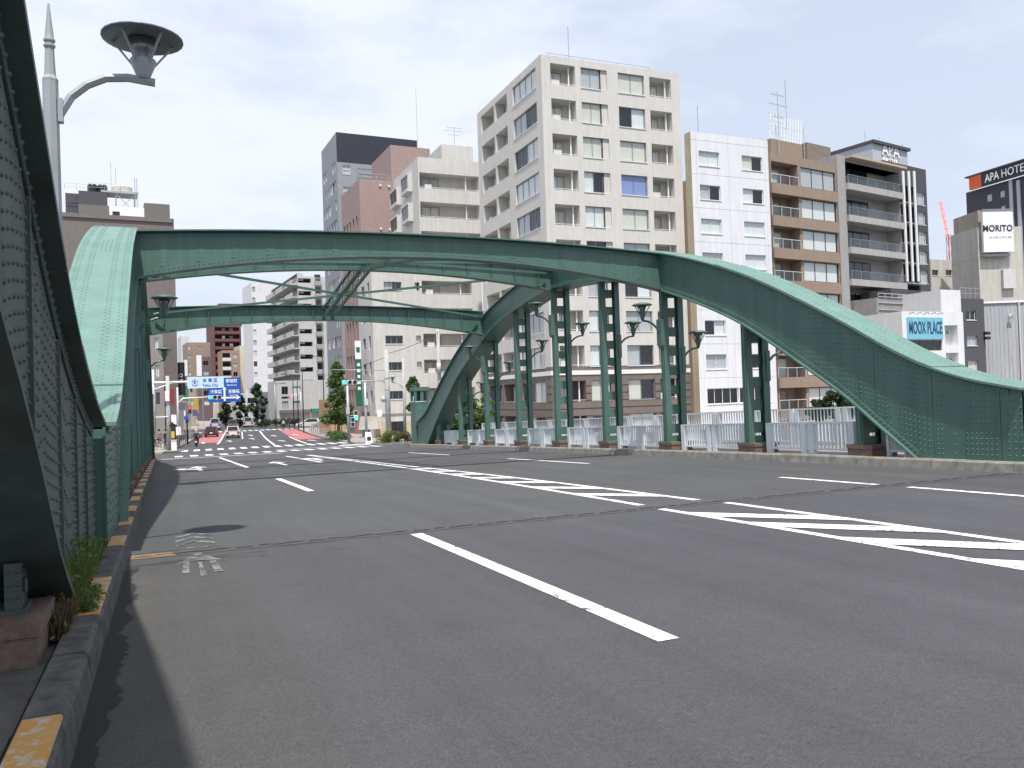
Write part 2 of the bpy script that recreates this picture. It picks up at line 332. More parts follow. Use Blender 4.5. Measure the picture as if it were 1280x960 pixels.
# bicycle lane symbol and chevrons, worn
for k in range(3):
    y = 11.15+k*.42; marks.append(mark([(.10, y), (.10, y+.16), (.33, y+.52), (.56, y+.16), (.56, y), (.33, y+.34)], PAINTW))
marks.append(mark([(.22, 10.85), (.22, 10.98), (.46, 10.98), (.46, 10.85)], PAINTW))
bp_ = [[(.13, 9.05), (.20, 9.05), (.22, 9.75), (.16, 9.75)], [(.44, 8.95), (.52, 8.95), (.49, 9.75), (.42, 9.75)], [(.30, 8.8), (.36, 8.8), (.34, 9.7), (.31, 9.7)],
       [(.05, 9.62), (.16, 9.9), (.24, 10.2), (.42, 10.2), (.50, 9.9), (.62, 9.62), (.50, 9.78), (.33, 9.84), (.14, 9.78)], [(.27, 10.25), (.39, 10.25), (.37, 10.42), (.29, 10.42)]]
for p in bp_: marks.append(mark(p, PAINTW))
# junction: stop lines, crossings, lane lines of the street beyond
for i in range(15): x = .6+i*.94; marks.append(mark([(x, 57.6), (x+.5, 57.6), (x+.5, 60.6), (x, 60.6)]))
marks.append(mark([(-.2, 53.9), (6.9, 53.9), (6.9, 54.4), (-.2, 54.4)]))
marks.append(mark([(7.6, 63.0), (15.8, 63.0), (15.8, 63.5), (7.6, 63.5)]))
for i in range(16):
    x = 1.2+i*.94; marks.append(mark([(x, 72.2), (x+.5, 72.2), (x+.7, 77.0), (x+.2, 77.0)]))
def sl(lat, y0, y1, w=.15, m=PAINT): f = SLAT(lat); marks.append(mline(f(y0), y0, f(y1), y1, w, m))
sl(-2.9, 92, 140, .22); sl(-.35, 108, 140, .16); sl(2.4, 79.2, 140, .22); sl(5.3, 79.2, 108, .2)
for lat0, lat1, y0, y1 in ((-5.7, -3.05, 99, 135), (5.45, 8.2, 95, 140)):
    for ys in (fr_(y0, y1, 6),):
        tag(strip('bus_lane_surface', SLAT(lat0), SLAT(lat1), ys, REDP, .004), kind='structure')
for lat, y in ((-4.4, 96.5), (-1.6, 99), (1.0, 104), (1.0, 118), (3.9, 90), (3.9, 112), (6.8, 86), (6.8, 112)):
    f = SLAT(lat); marks.append(mark([(f(y)+a, y+b) for a, b in [(-.1, 0), (.1, 0), (.1, 3.3), (.45, 3.3), (0, 5.2), (-.45, 3.3), (-.1, 3.3)]], z=.009))
for i in range(15):
    x = SLAT(-5.8)(144)+i*.95; marks.append(mark([(x, 142.5), (x+.5, 142.5), (x+.5, 147), (x, 147)]))
for o in marks: tag(o, kind='structure')
# ---- expansion joints
JST = mat('joint_concrete', (.066, .062, .064), .75, .2, 6, .2, 60); JDK = mat('joint_gap', (.012, .012, .012), .8, .1, 5); RUST = mat('rust_stain', (.20, .13, .075), .8, .3, 9, .2, 60)
def joint(y, w, slots):
    e = empty('expansion_joint', (7, y, zd(y))); b = MB()
    b.add([(XL+.02, y-w, zd(y-w)+.004), (XR-.02, y-w, zd(y-w)+.004), (XR-.02, y+w, zd(y+w)+.004), (XL+.02, y+w, zd(y+w)+.004)], [(0,1,2,3)])
    link('joint_strip', b.mesh('joint_strip', JST), e)
    if slots:
        b = MB(); x = XL+.05; k = 0
        while x < XR-.2:
            l = random.uniform(.12, .24); o = (.022 if k % 2 else -.022)+random.uniform(-.008, .008); k += 1
            b.add([(x, y+o-.024, zd(y)+.008), (x+l, y+o-.018, zd(y)+.008), (x+l+.05, y+o+.026, zd(y)+.008), (x+.03, y+o+.024, zd(y)+.008)], [(0,1,2,3)]); x += l+random.uniform(.0, .09)
        tag(link('joint_slots', b.mesh('joint_slots', JDK), e), kind='stuff')
        b = MB(); b.add([(XL+.02, y-w+.02, zd(y)+.0075), (.1, y-w+.04, zd(y)+.0075), (.04, y+w-.05, zd(y)+.0075), (XL+.02, y+w-.03, zd(y)+.0075)], [(0,1,2,3)]); link('rust_edge', b.mesh('rust_edge', RUST), e)
    else:
        b = MB()
        for x in np.arange(XL+.03, XR-.3, .5): d0, d1 = random.uniform(-.015, .015), random.uniform(-.015, .015); b.add([(x, y-.012+d0, zd(y)+.008), (x+.5, y-.012+d1, zd(y)+.008), (x+.5, y+.014+d1, zd(y)+.008), (x, y+.014+d0, zd(y)+.008)], [(0,1,2,3)])
        tag(link('joint_slots', b.mesh('joint_slots', JDK), e), kind='stuff')
    return e
tag(joint(10.55, .17, True), 'steel finger expansion joint with rusty edge crossing the road between the two arches', 'expansion joint')
tag(joint(26.6, .035, False), 'thin dark expansion joint under the middle of the arch span', 'expansion joint')
tag(joint(51.0, .05, False), 'thin dark joint where the bridge deck meets the street', 'expansion joint')
# ---- kerbs
def kerb_mesh(L_, side, m, name):
    s = 1 if side > 0 else -1; P = [(0, -.05), (.025, .165), (.05, .2), (.21, .2), (.21, -.05)]; b = MB()
    b.prism([(p[0]*s, p[1]) for p in P], lambda p: (p[0], 0, p[1]), lambda p: (p[0], L_-.012, p[1])); return b.mesh(name, m)
kl = tag(link('kerb', MB().add([(XL-.2, -40, zd(-40)-.3), (XL-.05, -40, zd(-40)-.3), (XL-.05, 52, zd(52)-.3), (XL-.2, 52, zd(52)-.3)], [(0,1,2,3)]).mesh('kerb_bed', KERBST)), kind='structure')
kr = tag(link('kerb', MB().add([(XR+.05, -40, zd(-40)-.3), (XR+.2, -40, zd(-40)-.3), (XR+.2, 52, zd(52)-.3), (XR+.05, 52, zd(52)-.3)], [(0,1,2,3)]).mesh('kerb_bed', KERBST)), kind='structure')
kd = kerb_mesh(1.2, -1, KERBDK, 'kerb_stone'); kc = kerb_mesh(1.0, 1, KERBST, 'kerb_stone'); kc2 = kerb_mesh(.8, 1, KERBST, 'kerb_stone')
ypm = MB().prism([(-.03, .178), (-.05, .205), (-.205, .205), (-.205, .19)], lambda p: (p[0], .03, p[1]), lambda p: (p[0], 1.1, p[1])).mesh('yellow_paint', YELP)
KB = [-8.0, -6.8, -5.6, -4.4, -3.2, -2.0, -.8, .4, 1.6, 2.9, 4.35, 5.45, 6.5, 7.3, 8.1, 9.2, 10.2, 11.2, 12.4]
while KB[-1] < 50.6: KB.append(KB[-1]+random.uniform(.95, 1.35))
PT = {2.9, 6.5, 7.3, 10.2, -.8, -4.4}; run = 0
for k, (y, y2) in enumerate(zip(KB[:-1], KB[1:])):
    Ln = y2-y; sl_ = math.atan2(zd(y2)-zd(y), Ln)
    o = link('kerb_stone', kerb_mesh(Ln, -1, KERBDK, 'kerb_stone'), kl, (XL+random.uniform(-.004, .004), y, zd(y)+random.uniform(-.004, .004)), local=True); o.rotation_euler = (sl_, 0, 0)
    if y in PT or (y > 12 and k % 2 == 0):
        link('yellow_paint', MB().prism([(-.025, .155), (-.05, .204), (-.205, .204), (-.205, .19)], lambda p: (p[0], .02, p[1]), lambda p: (p[0], Ln-.04, p[1])).mesh('yellow_paint', YELP), o, local=True)
y = -10.0; k = 0
while y < 51.5:
    me, Ln = ((kc, 1.0), (kc2, .8))[k % 3 == 2]; sl_ = math.atan2(zd(y+Ln)-zd(y), Ln)
    o = link('kerb_stone', me, kr, (XR+random.uniform(-.004, .004), y, zd(y)+random.uniform(-.004, .004)), local=True); o.rotation_euler = (sl_, 0, 0)
    if k % 4 in (0, 1) and y > 2: q = link('yellow_paint', MATS.setdefault('_yr', MB().prism([(.055, .2015), (.10, .2015), (.10, .206), (.055, .206)], lambda p: (p[0], .03, p[1]), lambda p: (p[0], .75, p[1])).mesh('yellow_paint', YELP)), o, local=True)
    y += Ln; k += 1
# paving slabs of the near footway
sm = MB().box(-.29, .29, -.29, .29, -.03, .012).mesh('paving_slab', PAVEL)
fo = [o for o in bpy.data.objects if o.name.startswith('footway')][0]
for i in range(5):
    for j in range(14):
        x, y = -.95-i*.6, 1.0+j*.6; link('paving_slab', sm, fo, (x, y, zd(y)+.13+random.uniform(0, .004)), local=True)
# ================================================================== BRIDGE STEELWORK
CX = 7.05
TOPN = ([0, 1, 2, 3, 4, 6, 8, 10, 12, 14, 17, 20], [1.53, 1.75, 2.08, 2.55, 3.12, 4.17, 5.1, 5.85, 6.47, 6.95, 7.4, 7.55])
BOTN = ([2.1, 3.3, 4.3, 5.5, 6.7, 8.1, 10.2, 12, 13.1, 16, 20], [0, .87, 1.6, 2.34, 3.05, 3.82, 4.70, 5.35, 5.75, 6.3, 6.68])
TOPC = ([0, 1, 2, 3, 4, 5, 6, 8, 10, 12, 14, 17, 20, 24], [1.52, 1.68, 1.9, 2.22, 2.66, 3.25, 3.85, 5.0, 5.95, 6.7, 7.3, 7.9, 8.2, 8.3])
BOTC = ([2.7, 4.0, 4.75, 5.35, 6.15, 6.7, 8.1, 10.2, 12, 14, 17, 20, 24], [-.15, .40, .80, 1.25, 1.78, 2.10, 3.1, 4.3, 5.2, 6.0, 6.8, 7.2, 7.35])
def pchip(xs, ys):
    xs, ys = np.array(xs, float), np.array(ys, float); h = np.diff(xs); d = np.diff(ys)/h; m = np.zeros(len(xs)); m[0], m[-1] = d[0], 0
    for i in range(1, len(xs)-1):
        if d[i-1]*d[i] > 0: w1, w2 = 2*h[i]+h[i-1], h[i]+2*h[i-1]; m[i] = (w1+w2)/(w1/d[i-1]+w2/d[i])
    def f(x):
        x = min(max(x, xs[0]), xs[-1]); i = min(int(np.searchsorted(xs, x, 'right')-1), len(xs)-2); t = (x-xs[i])/h[i]
        return ys[i]*(1+2*t)*(1-t)**2 + m[i]*h[i]*t*(1-t)**2 + ys[i+1]*t*t*(3-2*t) + m[i+1]*h[i]*t*t*(t-1)
    return f
class Span:
    def __init__(s, Y0, sgn, L_, top, bot):
        s.Y0, s.sgn, s.L = Y0, sgn, L_; s._t, s._b = pchip(*top), pchip(*bot); s.dmin = bot[0][0]
    def Y(s, d): return s.Y0 + s.sgn*d
    def base(s, d): return zd(s.Y(d))
    def top(s, d): return s._t(min(d, s.L-d)) + s.base(d)
    def bot(s, d):
        e = min(d, s.L-d); return s.base(d) + (s._b(e) if e > s.dmin else 0.10)
def rib(e, S, left, xin, xwi, xwo, xout, seams, dense, detail, dmax, gm=None, gf=None, fseams=(1.9, 9.0, 14.5, 20, 25.5, 31.0, 38.1)):
    """one box rib of the arch. xin/xout flange edges, xwi/xwo webs (x given for the left rib, mirrored for the right)"""
    gm = gm or GREEN; gf = gf or GREENLIT
    mxf = (lambda x: x) if left else (lambda x: 2*CX-x); nx = 1 if left else -1
    seams = [d for d in seams if d <= dmax+1e-6]
    # webs, plate by plate
    for wi, xw in ((0, xwi), (1, xwo)):
        for a, b in zip(seams[:-1], seams[1:]):
            n = max(2, int((b-a)/.45)); mb = MB(); xa, xb = mxf(xw), mxf(xw + (-.025 if wi == 0 else .025))
            ds = [a+.006+(b-a-.012)*i/n for i in range(n+1)]
            if S.dmin > a and S.dmin < b: ds = sorted(ds+[S.dmin-.002, S.dmin+.002])
            if S.L-S.dmin > a and S.L-S.dmin < b: ds = sorted(ds+[S.L-S.dmin-.002, S.L-S.dmin+.002])
            for p, q in zip(ds[:-1], ds[1:]):
                Yp, Yq = S.Y(p), S.Y(q)
                mb.hexa([(xa, Yp, S.bot(p)), (xb, Yp, S.bot(p)), (xb, Yq, S.bot(q)), (xa, Yq, S.bot(q)), (xa, Yp, S.top(p)), (xb, Yp, S.top(p)), (xb, Yq, S.top(q)), (xa, Yq, S.top(q))])
            link('web_plate', mb.mesh('web_plate', gm), e)
    # flanges
    def flange(d0, d1, f, th, x0, x1, name, dz):
        n = max(2, int((d1-d0)/.35)); mb = MB()
        for i in range(n):
            p, q = d0+(d1-d0)*i/n, d0+(d1-d0)*(i+1)/n; xa, xb = mxf(x0), mxf(x1)
            mb.hexa([(xa, S.Y(p), f(p)+dz), (xb, S.Y(p), f(p)+dz), (xb, S.Y(q), f(q)+dz), (xa, S.Y(q), f(q)+dz), (xa, S.Y(p), f(p)+dz+th), (xb, S.Y(p), f(p)+dz+th), (xb, S.Y(q), f(q)+dz+th), (xa, S.Y(q), f(q)+dz+th)])
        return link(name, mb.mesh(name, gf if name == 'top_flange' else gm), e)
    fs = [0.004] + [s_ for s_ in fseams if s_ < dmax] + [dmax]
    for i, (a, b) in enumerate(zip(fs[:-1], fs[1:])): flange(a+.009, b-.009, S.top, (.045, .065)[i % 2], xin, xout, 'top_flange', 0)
    d0, d1 = S.dmin-.1, min(dmax, S.L-S.dmin+.1)
    flange(d0, d1, S.bot, .045, xin+.005 if left else xin+.005, xout-.005, 'bottom_flange', -.045)
    # edge angles on the road-side web
    xa0, xa1 = xwi+.004, xwi+.020
    flange(.3, dmax-.3 if dmax == S.L else dmax, lambda d: S.top(d)-.14, .12, xa1, xa0, 'edge_angle', 0)
    flange(d0+.35, d1-.35, S.bot, .13, xa1, xa0, 'edge_angle', .004)
    if not detail: return
    P, N = [], []; x1 = mxf(xwi+.001); x2 = mxf(xwi+.021)
    for d in np.arange(.35, dmax-.3, .10):
        P.append((x2, S.Y(d), S.top(d)-.05)); P.append((x2, S.Y(d+.05), S.top(d+.05)-.10)); N += [(nx, 0, 0)]*2
    for d in np.arange(d0+.4, d1-.4, .10):
        P.append((x2, S.Y(d), S.bot(d)+.05)); P.append((x2, S.Y(d+.05), S.bot(d+.05)+.10)); N += [(nx, 0, 0)]*2
    for a, b in zip(seams[:-1], seams[1:]):
        w = b-a; zones = dense(a, b)
        for (p, q, st, stag) in zones:
            k = 0; st, sz = st if isinstance(st, tuple) else (st, st)
            for d in np.arange(p, q, st):
                z = S.bot(d)+.20 + (sz*.5 if (k % 2 and stag) else 0); k += 1
                while z < S.top(d)-.18: P.append((x1, S.Y(d), z)); N.append((nx, 0, 0)); z += sz
    o = link('rivets', rivet_mesh(P, N, .0195, 'rivets', gm), e); o['kind'] = 'stuff'
    # top flange rivets: 4 pairs of rows
    P, N = [], []
    for i, (a, b) in enumerate(zip(fs[:-1], fs[1:])):
        th = (.045, .065)[i % 2]
        for fx in (.07, .13, .27, .33, .67, .73, .87, .93):
            st = .13; off = st/2 if fx in (.13, .33, .73, .93) else 0
            for d in np.arange(a+.08+off, b-.05, st):
                s_ = (S.top(d+.05)-S.top(d-.05))/.1*S.sgn; n_ = np.array([0, -s_, 1]); n_ /= np.linalg.norm(n_)
                P.append((mxf(xin+(xout-xin)*fx), S.Y(d), S.top(d)+th)); N.append(n_)
        for fx in (.42, .5, .58):       # joint rows
            for d in np.arange(max(a+.1, b-1.1), b-.05, .13):
                s_ = (S.top(d+.05)-S.top(d-.05))/.1*S.sgn; n_ = np.array([0, -s_, 1]); n_ /= np.linalg.norm(n_); P.append((mxf(xin+(xout-xin)*fx), S.Y(d), S.top(d)+th)); N.append(n_)
    o = link('rivets', rivet_mesh(P, N, .023, 'rivets', gf, 4), e); o['kind'] = 'stuff'
def pedestal(e, x0, x1, y, hl, zb, zt):
    z = zd(y); b = MB(); b.box(x0+.02, x1-.02, y-hl+.02, y-.004, z+zb, z+zt-.095); b.box(x0+.02, x1-.02, y+.004, y+hl-.02, z+zb, z+zt-.095)
    p = link('pedestal', b.mesh('pedestal', GRANITE), e); b = MB(); b.box(x0, x1, y-hl, y+hl, z+zt-.09, z+zt); link('cap_stone', b.mesh('cap_stone', GRANITE), p)
batten_me = MB().box(-.187, .187, -.012, .012, -.15, .15).mesh('batten_plate', GREEN)
batten_w = MB().box(-.296, .296, -.012, .012, -.15, .15).mesh('batten_plate', GREENSH)
def column(e, left, y, ztop, xi=-.66, gm=None, lw=.2):
    gm = gm or GREEN
    f = (lambda x: x) if left else (lambda x: 2*CX-x); zb = zd(y)+.44; b = MB()
    for xa, xb, fl in ((xi, xi-lw, 1), (xi-.77+lw, xi-.77, -1)):
        a, c = sorted((f(xa), f(xb)))
        b.box(a, c, y-.10, y-.075, zb, ztop); b.box(a, c, y+.075, y+.10, zb, ztop)
        wx = f(xa-.02) if fl > 0 else f(xb+.02); b.box(wx-.012, wx+.012, y-.074, y+.074, zb, ztop)
    b.box(*sorted((f(xi+.02), f(xi-.79))), y-.13, y+.13, zb-.02, zb+.012)
    c = link('hanger_column', b.mesh('hanger_column', gm), e); z = zb+.42; xm = f(xi-.385)
    first = True
    while z < ztop-.1:
        link('batten_plate', batten_me if lw > .1 else batten_w, c, (xm, y, z)); z += .62
    b = MB(); b.box(xm-.186, xm+.186, y-.012, y+.012, zb+.013, zb+.2); link('foot_plate', b.mesh('foot_plate', gm), c)
    # conduit on the road face
    b = MB(); b.tube([(f(xi+.012), y-.05, zb+.1), (f(xi+.012), y-.05, ztop-.1)], .014, 6); link('conduit', b.mesh('conduit', gm), c)
SEAMS = [.004, .5, 2.0, 3.5, 7.4, 11.7, 16, 20, 24, 28.3, 32.6, 36.5, 38, 39.5, 39.996]
S1 = Span(10.47, 1, 40.0, TOPN, BOTN); S0 = Span(10.43, -1, 48.0, TOPC, BOTC)
spA = tag(empty('arch_span', (CX, 30.45, zd(30.45))), 'green riveted steel arch span over the road with three curved cross struts', 'bridge')
spB = tag(empty('arch_span', (CX, -13.5, zd(-13.5))), 'green riveted steel arch in deep shade rising from the kerb beside the grey lamp post', 'bridge')
def denseA(a, b):
    w = b-a
    if w < .8: return [(a+.08, b-.05, .13, False)]
    if a > 20: return [(a+.1, a+.5, .14, True), (b-.5, b-.08, .14, True), (a+w/2, a+w/2+.1, .2, False)]
    if b <= 2.1: return [(a+.1, a+.75, .105, False), (a+1.0, a+1.05, .2, False), (b-.2, b-.08, .1, False)]
    if b <= 3.6: return [(a+.12, a+.85, .115, True), (a+1.1, a+1.12, .2, False), (b-.3, b-.06, .1, True)]
    if b <= 12: return [(a+.1, a+.42, .1, True), (a+.42, a+w*.62, .12, True), (a+w*.72, a+w*.74, .2, False), (b-.4, b-.06, .11, True)]
    return [(a+.1, a+.6, .12, True), (b-.6, b-.08, .12, True), (a+w/2, a+w/2+.1, .2, False)]
for left in (True, False):
    rib(spA, S1, left, -.5, -.62, -1.38, -1.5, SEAMS, denseA, True, 39.996)
    for k in range(1, 10):
        d = 4.0*k; y = S1.Y(d); column(spA, left, y, S1.bot(d)-.02, -.62)
        x0, x1 = sorted(((-.58, -1.40) if left else (2*CX+.58, 2*CX+1.40))); pedestal(spA, x0, x1, y, .38, .15, .45)
def denseC(a, b):
    w = b-a
    if w < .8: return [(a+.06, b-.04, .095, False)]
    if a > 14: return []
    if b < 3.4: return [(a+.07, a+.24, (.075, .1), True), (a+.24, b-.07, (.085, .21), False)]
    return [(a+.08, a+w*.60, (.15, .092), True), (a+w*.72, a+w*.74, .17, False), (b-.30, b-.05, (.12, .1), True)]
SEAMC = [.004, .55, 1.15, 2.1, 3.3, 4.7, 6.3, 8.2, 11, 15, 19, 24, 29, 33, 37, 40, 42, 44, 46, 47.3, 47.996]
for left in (True, False):
    rib(spB, S0, left, -.60, -.74, -1.42, -1.6, SEAMC, denseC, left, 47.996, GREENSH, GREENSH, (1.35, 2.75, 3.9, 6.4, 10, 16, 22, 28, 34, 40, 44))
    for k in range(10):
        d = 4.65+k*4.3; y = S0.Y(d); column(spB, left, y, S0.bot(d)-.02, -.80, GREENSH, .09)
        x0, x1 = sorted(((-.68, -1.55) if left else (2*CX+.68, 2*CX+1.55))); pedestal(spB, x0, x1, y, .34, .12, .42)
P, N = [], []; yk = S0.Y(4.65)
for z in np.arange(zd(yk)+.52, S0.bot(4.65)-.06, .075):
    for dx in (.02, .07): P.append((-.80-dx, yk-.101, z)); N.append((0, -1, 0))
    for dy in (-.05, .05): P.append((-.8185+.011, yk+dy, z+.035)); N.append((1, 0, 0))
o = link('rivets', rivet_mesh(P, N, .015, 'rivets', GREENSH), spB); o['kind'] = 'stuff'
# near arch: narrow splice bars and stiffeners on the shaded web
for d in (1.15, 2.1, 3.3, 4.7, 6.3):
    b = MB(); Y = S0.Y(d); b.box(-.74, -.715, Y-.02, Y+.02, S0.bot(d)+.05, S0.top(d)-.15); link('web_stiffener', b.mesh('web_stiffener', GREENSH), spB)
# end posts at the trough between the two spans
for left in (True, False):
    f = (lambda x: x) if left else (lambda x: 2*CX-x)
    for S, xa, xb, e in ((S1, -.62, -1.38, spA), (S0, -.74, -1.42, spB)):
        y = S.Y(.02); b = MB(); x0, x1 = sorted((f(xa), f(xb))); b.box(x0, x1, min(y, y+S.sgn*.03), max(y, y+S.sgn*.03), zd(y)+.1, zd(y)+1.5); link('end_plate', b.mesh('end_plate', GREEN if S is S1 else GREENSH), e)
# ---- cross struts
def strut(Y, te, tm, be, bm, e, st=.86, det=1):
    tf = lambda x: te+(tm-te)*(1-((x-CX)/7.6)**2); bf = lambda x: be+(bm-be)*(1-((x-CX)/7.6)**2)
    xs = np.linspace(-.68, 14.78, 37); mb = MB()
    for a, b in zip(xs[:-1], xs[1:]): mb.hexa([(a, Y-.012, bf(a)), (b, Y-.012, bf(b)), (b, Y+.012, bf(b)), (a, Y+.012, bf(a)), (a, Y-.012, tf(a)), (b, Y-.012, tf(b)), (b, Y+.012, tf(b)), (a, Y+.012, tf(a))])
    o = link('cross_strut', mb.mesh('cross_strut', GREEN), e)
    for f, th, dz, nm in ((tf, .035, .001, 'strut_flange'), (bf, .05, -.051, 'strut_flange')):
        mb = MB()
        for a, b in zip(xs[:-1], xs[1:]): mb.hexa([(a, Y-.2, f(a)+dz), (b, Y-.2, f(b)+dz), (b, Y+.2, f(b)+dz), (a, Y+.2, f(a)+dz), (a, Y-.2, f(a)+dz+th), (b, Y-.2, f(b)+dz+th), (b, Y+.2, f(b)+dz+th), (a, Y+.2, f(a)+dz+th)])
        link(nm, mb.mesh(nm, GREEN), o)
    for f, dz, nm in ((tf, -.12, 'edge_angle'), (bf, .02, 'edge_angle')):
        mb = MB()
        for a, b in zip(xs[:-1], xs[1:]): mb.hexa([(a, Y-.028, f(a)+dz), (b, Y-.028, f(b)+dz), (b, Y-.0125, f(b)+dz), (a, Y-.0125, f(a)+dz), (a, Y-.028, f(a)+dz+.10), (b, Y-.028, f(b)+dz+.10), (b, Y-.0125, f(b)+dz+.10), (a, Y-.0125, f(a)+dz+.10)])
        link(nm, mb.mesh(nm, GREEN), o)
    P, N = [], []
    for x in np.arange(-.4, 14.5, .12):
        P += [(x, Y-.028, tf(x)-.07), (x, Y-.028, bf(x)+.07)]; N += [(0, -1, 0)]*2
    for k, x in enumerate(np.arange(.1, 14.2, st)):
        for dx in (-.07, .07):
            z = bf(x)+.16
            while z < tf(x)-.14: P.append((x+dx, Y-.013, z)); N.append((0, -1, 0)); z += .11
        b = MB()
        if det == 1: b.box(x-.11, x+.11, Y-.0185, Y-.0128, bf(x)+.13, tf(x)-.13)
        else: b.box(x-.012, x+.012, Y-.11, Y-.0128, bf(x)+.02, tf(x)-.02)
        link('stiffener', b.mesh('stiffener', GREEN), o)
    r = link('rivets', rivet_mesh(P, N, .022, 'rivets', GREEN, 4), e); r['kind'] = 'stuff'
    return tf, bf
YS = [S1.Y(12), S1.Y(20), S1.Y(28)]
T1 = strut(YS[0], 5.90, 6.14, 4.82, 5.57, spA, .86, 1); T2 = strut(YS[1], 6.72, 7.02, 5.86, 6.46, spA, 1.0, 2); T3 = strut(YS[2], 5.80, 6.0, 4.70, 5.38, spA, .9, 2)
def lattice(ya, za, yb, zb, e):
    o = None
    for dx in (-.2, .2):
        for dz in (0, -.42):
            b = MB(); b.bar((CX+dx, ya, za+dz), (CX+dx, yb, zb+dz), .10, .10); q = link('brace_chord', b.mesh('brace_chord', GREEN), e)
    n = 14; b = MB()
    for i in range(n):
        p = lambda t, dx, dz: (CX+dx, ya+(yb-ya)*t, za+(zb-za)*t+dz)
        for dx in (-.2, .2): b.bar(p(i/n, dx, 0 if i % 2 else -.42), p((i+1)/n, dx, -.42 if i % 2 else 0), .035, .012)
        b.bar(p(i/n, -.2 if i % 2 else .2, -.42), p((i+1)/n, .2 if i % 2 else -.2, -.42), .035, .01)
    q = link('lacing_bars', b.mesh('lacing_bars', GREEN), e); q['kind'] = 'stuff'
lattice(YS[0]+.2, T1[1](CX)+.5, YS[1]-.2, T2[1](CX)+.42, spA); lattice(YS[1]+.2, T2[1](CX)+.42, YS[2]-.2, T3[1](CX)+.5, spA)
for (ya, Ta), (yb, Tb) in (((YS[0], T1), (YS[1], T2)), ((YS[1], T2), (YS[2], T3))):
    for xa, xb in ((-.3, 14.4), (14.4, -.3)):
        b = MB(); b.bar((xa, ya+.2, Ta[0](xa)-.25), (xb, yb-.2, Tb[0](xb)-.25), .085, .085); link('brace_rod', b.mesh('brace_rod', GREEN), spA)
# ---- pylon at the far end of the right arch
def pylon(left):
    f = (lambda x: x) if left else (lambda x: 2*CX-x); y0, y1 = 50.55, 51.6; z = zd(51)
    e = empty('bridge_pylon', (f(-1.0), 51.3, z)); b = MB(); xs = sorted((f(-.52), f(-1.48)))
    b.box(*xs, y0, y1, z-.2, z+2.75); b.box(xs[0]-.015, xs[1]+.015, y0-.015, y1+.015, z+2.752, z+2.86); link('pylon_shaft', b.mesh('pylon_shaft', GREEN), e)
    b = MB()
    for x in xs:
        for y in (y0+.12, y1-.12): b.box(x-.12 if x > f(-1.05) else x, x if x > f(-1.05) else x+.12, y-.1, y+.1, z+2.902, z+3.55)
    b.box((xs[0]+xs[1])/2-.1, (xs[0]+xs[1])/2+.1, y0+.02, y0+.22, z+2.902, z+3.55)
    link('pylon_window_frame', b.mesh('pylon_window_frame', GREEN), e)
    b = MB(); b.box(xs[0]+.15, xs[1]-.15, y0+.3, y1-.3, z+2.902, z+3.54); link('lantern_glass', b.mesh('lantern_glass', mat('dark_lantern_glass', (.05, .06, .06), .2, .2, 4)), e)
    b = MB(); b.box(xs[0]-.02, xs[1]+.02, y0-.02, y1+.02, z+3.552, z+3.80); link('pylon_cap', b.mesh('pylon_cap', GREEN), e)
    return e
tag(pylon(False), 'green bridge end pylon with small window openings beside the planter', 'pylon')
tag(pylon(True), 'green bridge end pylon with lantern top past the last column of the shaded footway side', 'pylon')
# ================================================================== LAMPS ON THE COLUMNS
def lamp_head(e, x, z, R, m, shade_m):
    b = MB(); b.lathe([(.0, -.02), (.055*R/.36, -.02), (.065*R/.36, .02), (.115*R/.36, .17), (.115*R/.36, .2), (0, .2)], (x, 0, z), 12); link('lamp_socket', b.mesh('lamp_socket', m, True), e, local=True)
    b = MB(); b.lathe([(.08*R/.36, .19), (.085*R/.36, .30), (R*.42, .405), (0, .408)], (x, 0, z), 20); link('lamp_lens', b.mesh('lamp_lens', mat('lamp_reflector', (.16, .17, .18), .25, .1, 4, metal=.5), True), e, local=True)
    for k in range(5):
        a = 2*math.pi*k/5+.3; b = MB(); b.bar((x+.1*R/.36*math.cos(a), .1*R/.36*math.sin(a), z+.15), (x+R*.78*math.cos(a), R*.78*math.sin(a), z+.435), .022, .022); link('lamp_strut', b.mesh('lamp_strut', m), e, local=True)
    b = MB(); b.lathe([(0, .425), (R*.9, .425), (R, .435), (R, .455), (R*.8, .49), (R*.3, .52), (0, .525)], (x, 0, z), 24); link('lamp_shade', b.mesh('lamp_shade', shade_m, True), e, local=True)
def bracket_lamp(name):
    e = empty(name, (0, 0, 0)); b = MB(); b.box(0, .13, -.13, .13, -.42, .42); b.box(.02, .11, -.1, .1, -.5, -.421); link('mount_box', b.mesh('mount_box', GREEN), e, local=True)
    pts = [(.13, 0, .02), (.2, 0, .14), (.34, 0, .27), (.52, 0, .35), (.74, 0, .38)]; b = MB()
    b.tube(pts, .036, 6)
    link('lamp_arm', b.mesh('lamp_arm', GREEN), e, local=True); lamp_head(e, .72, .42, .32, GREEN, GREEN); return e
proto = bracket_lamp('bracket_lamp'); first = True
def put_lamp(x, y, z, rz, label, grp):
    global first
    o = proto if first else copy_tree(proto); first = False
    o.location = (x, y, z); o.rotation_euler = (0, 0, rz); tag(o, label, 'lamp', grp)
ords = ['', 'first', 'second', 'third', 'fourth', 'fifth', 'sixth', 'seventh', 'eighth', 'ninth']
for k, z in ((3, 3.42), (5, 4.4), (7, 3.2)):
    y = S1.Y(4*k); zb = zd(y)
    put_lamp(2*CX+.64, y, z, math.pi, f'green dish lamp reaching over the road from the {ords[k]} column of the sunlit arch', 'road lamps on the arch columns')
    put_lamp(-.64, y, z, 0, f'green dish lamp reaching over the road from the {ords[k]} column of the shaded arch', 'road lamps on the arch columns')
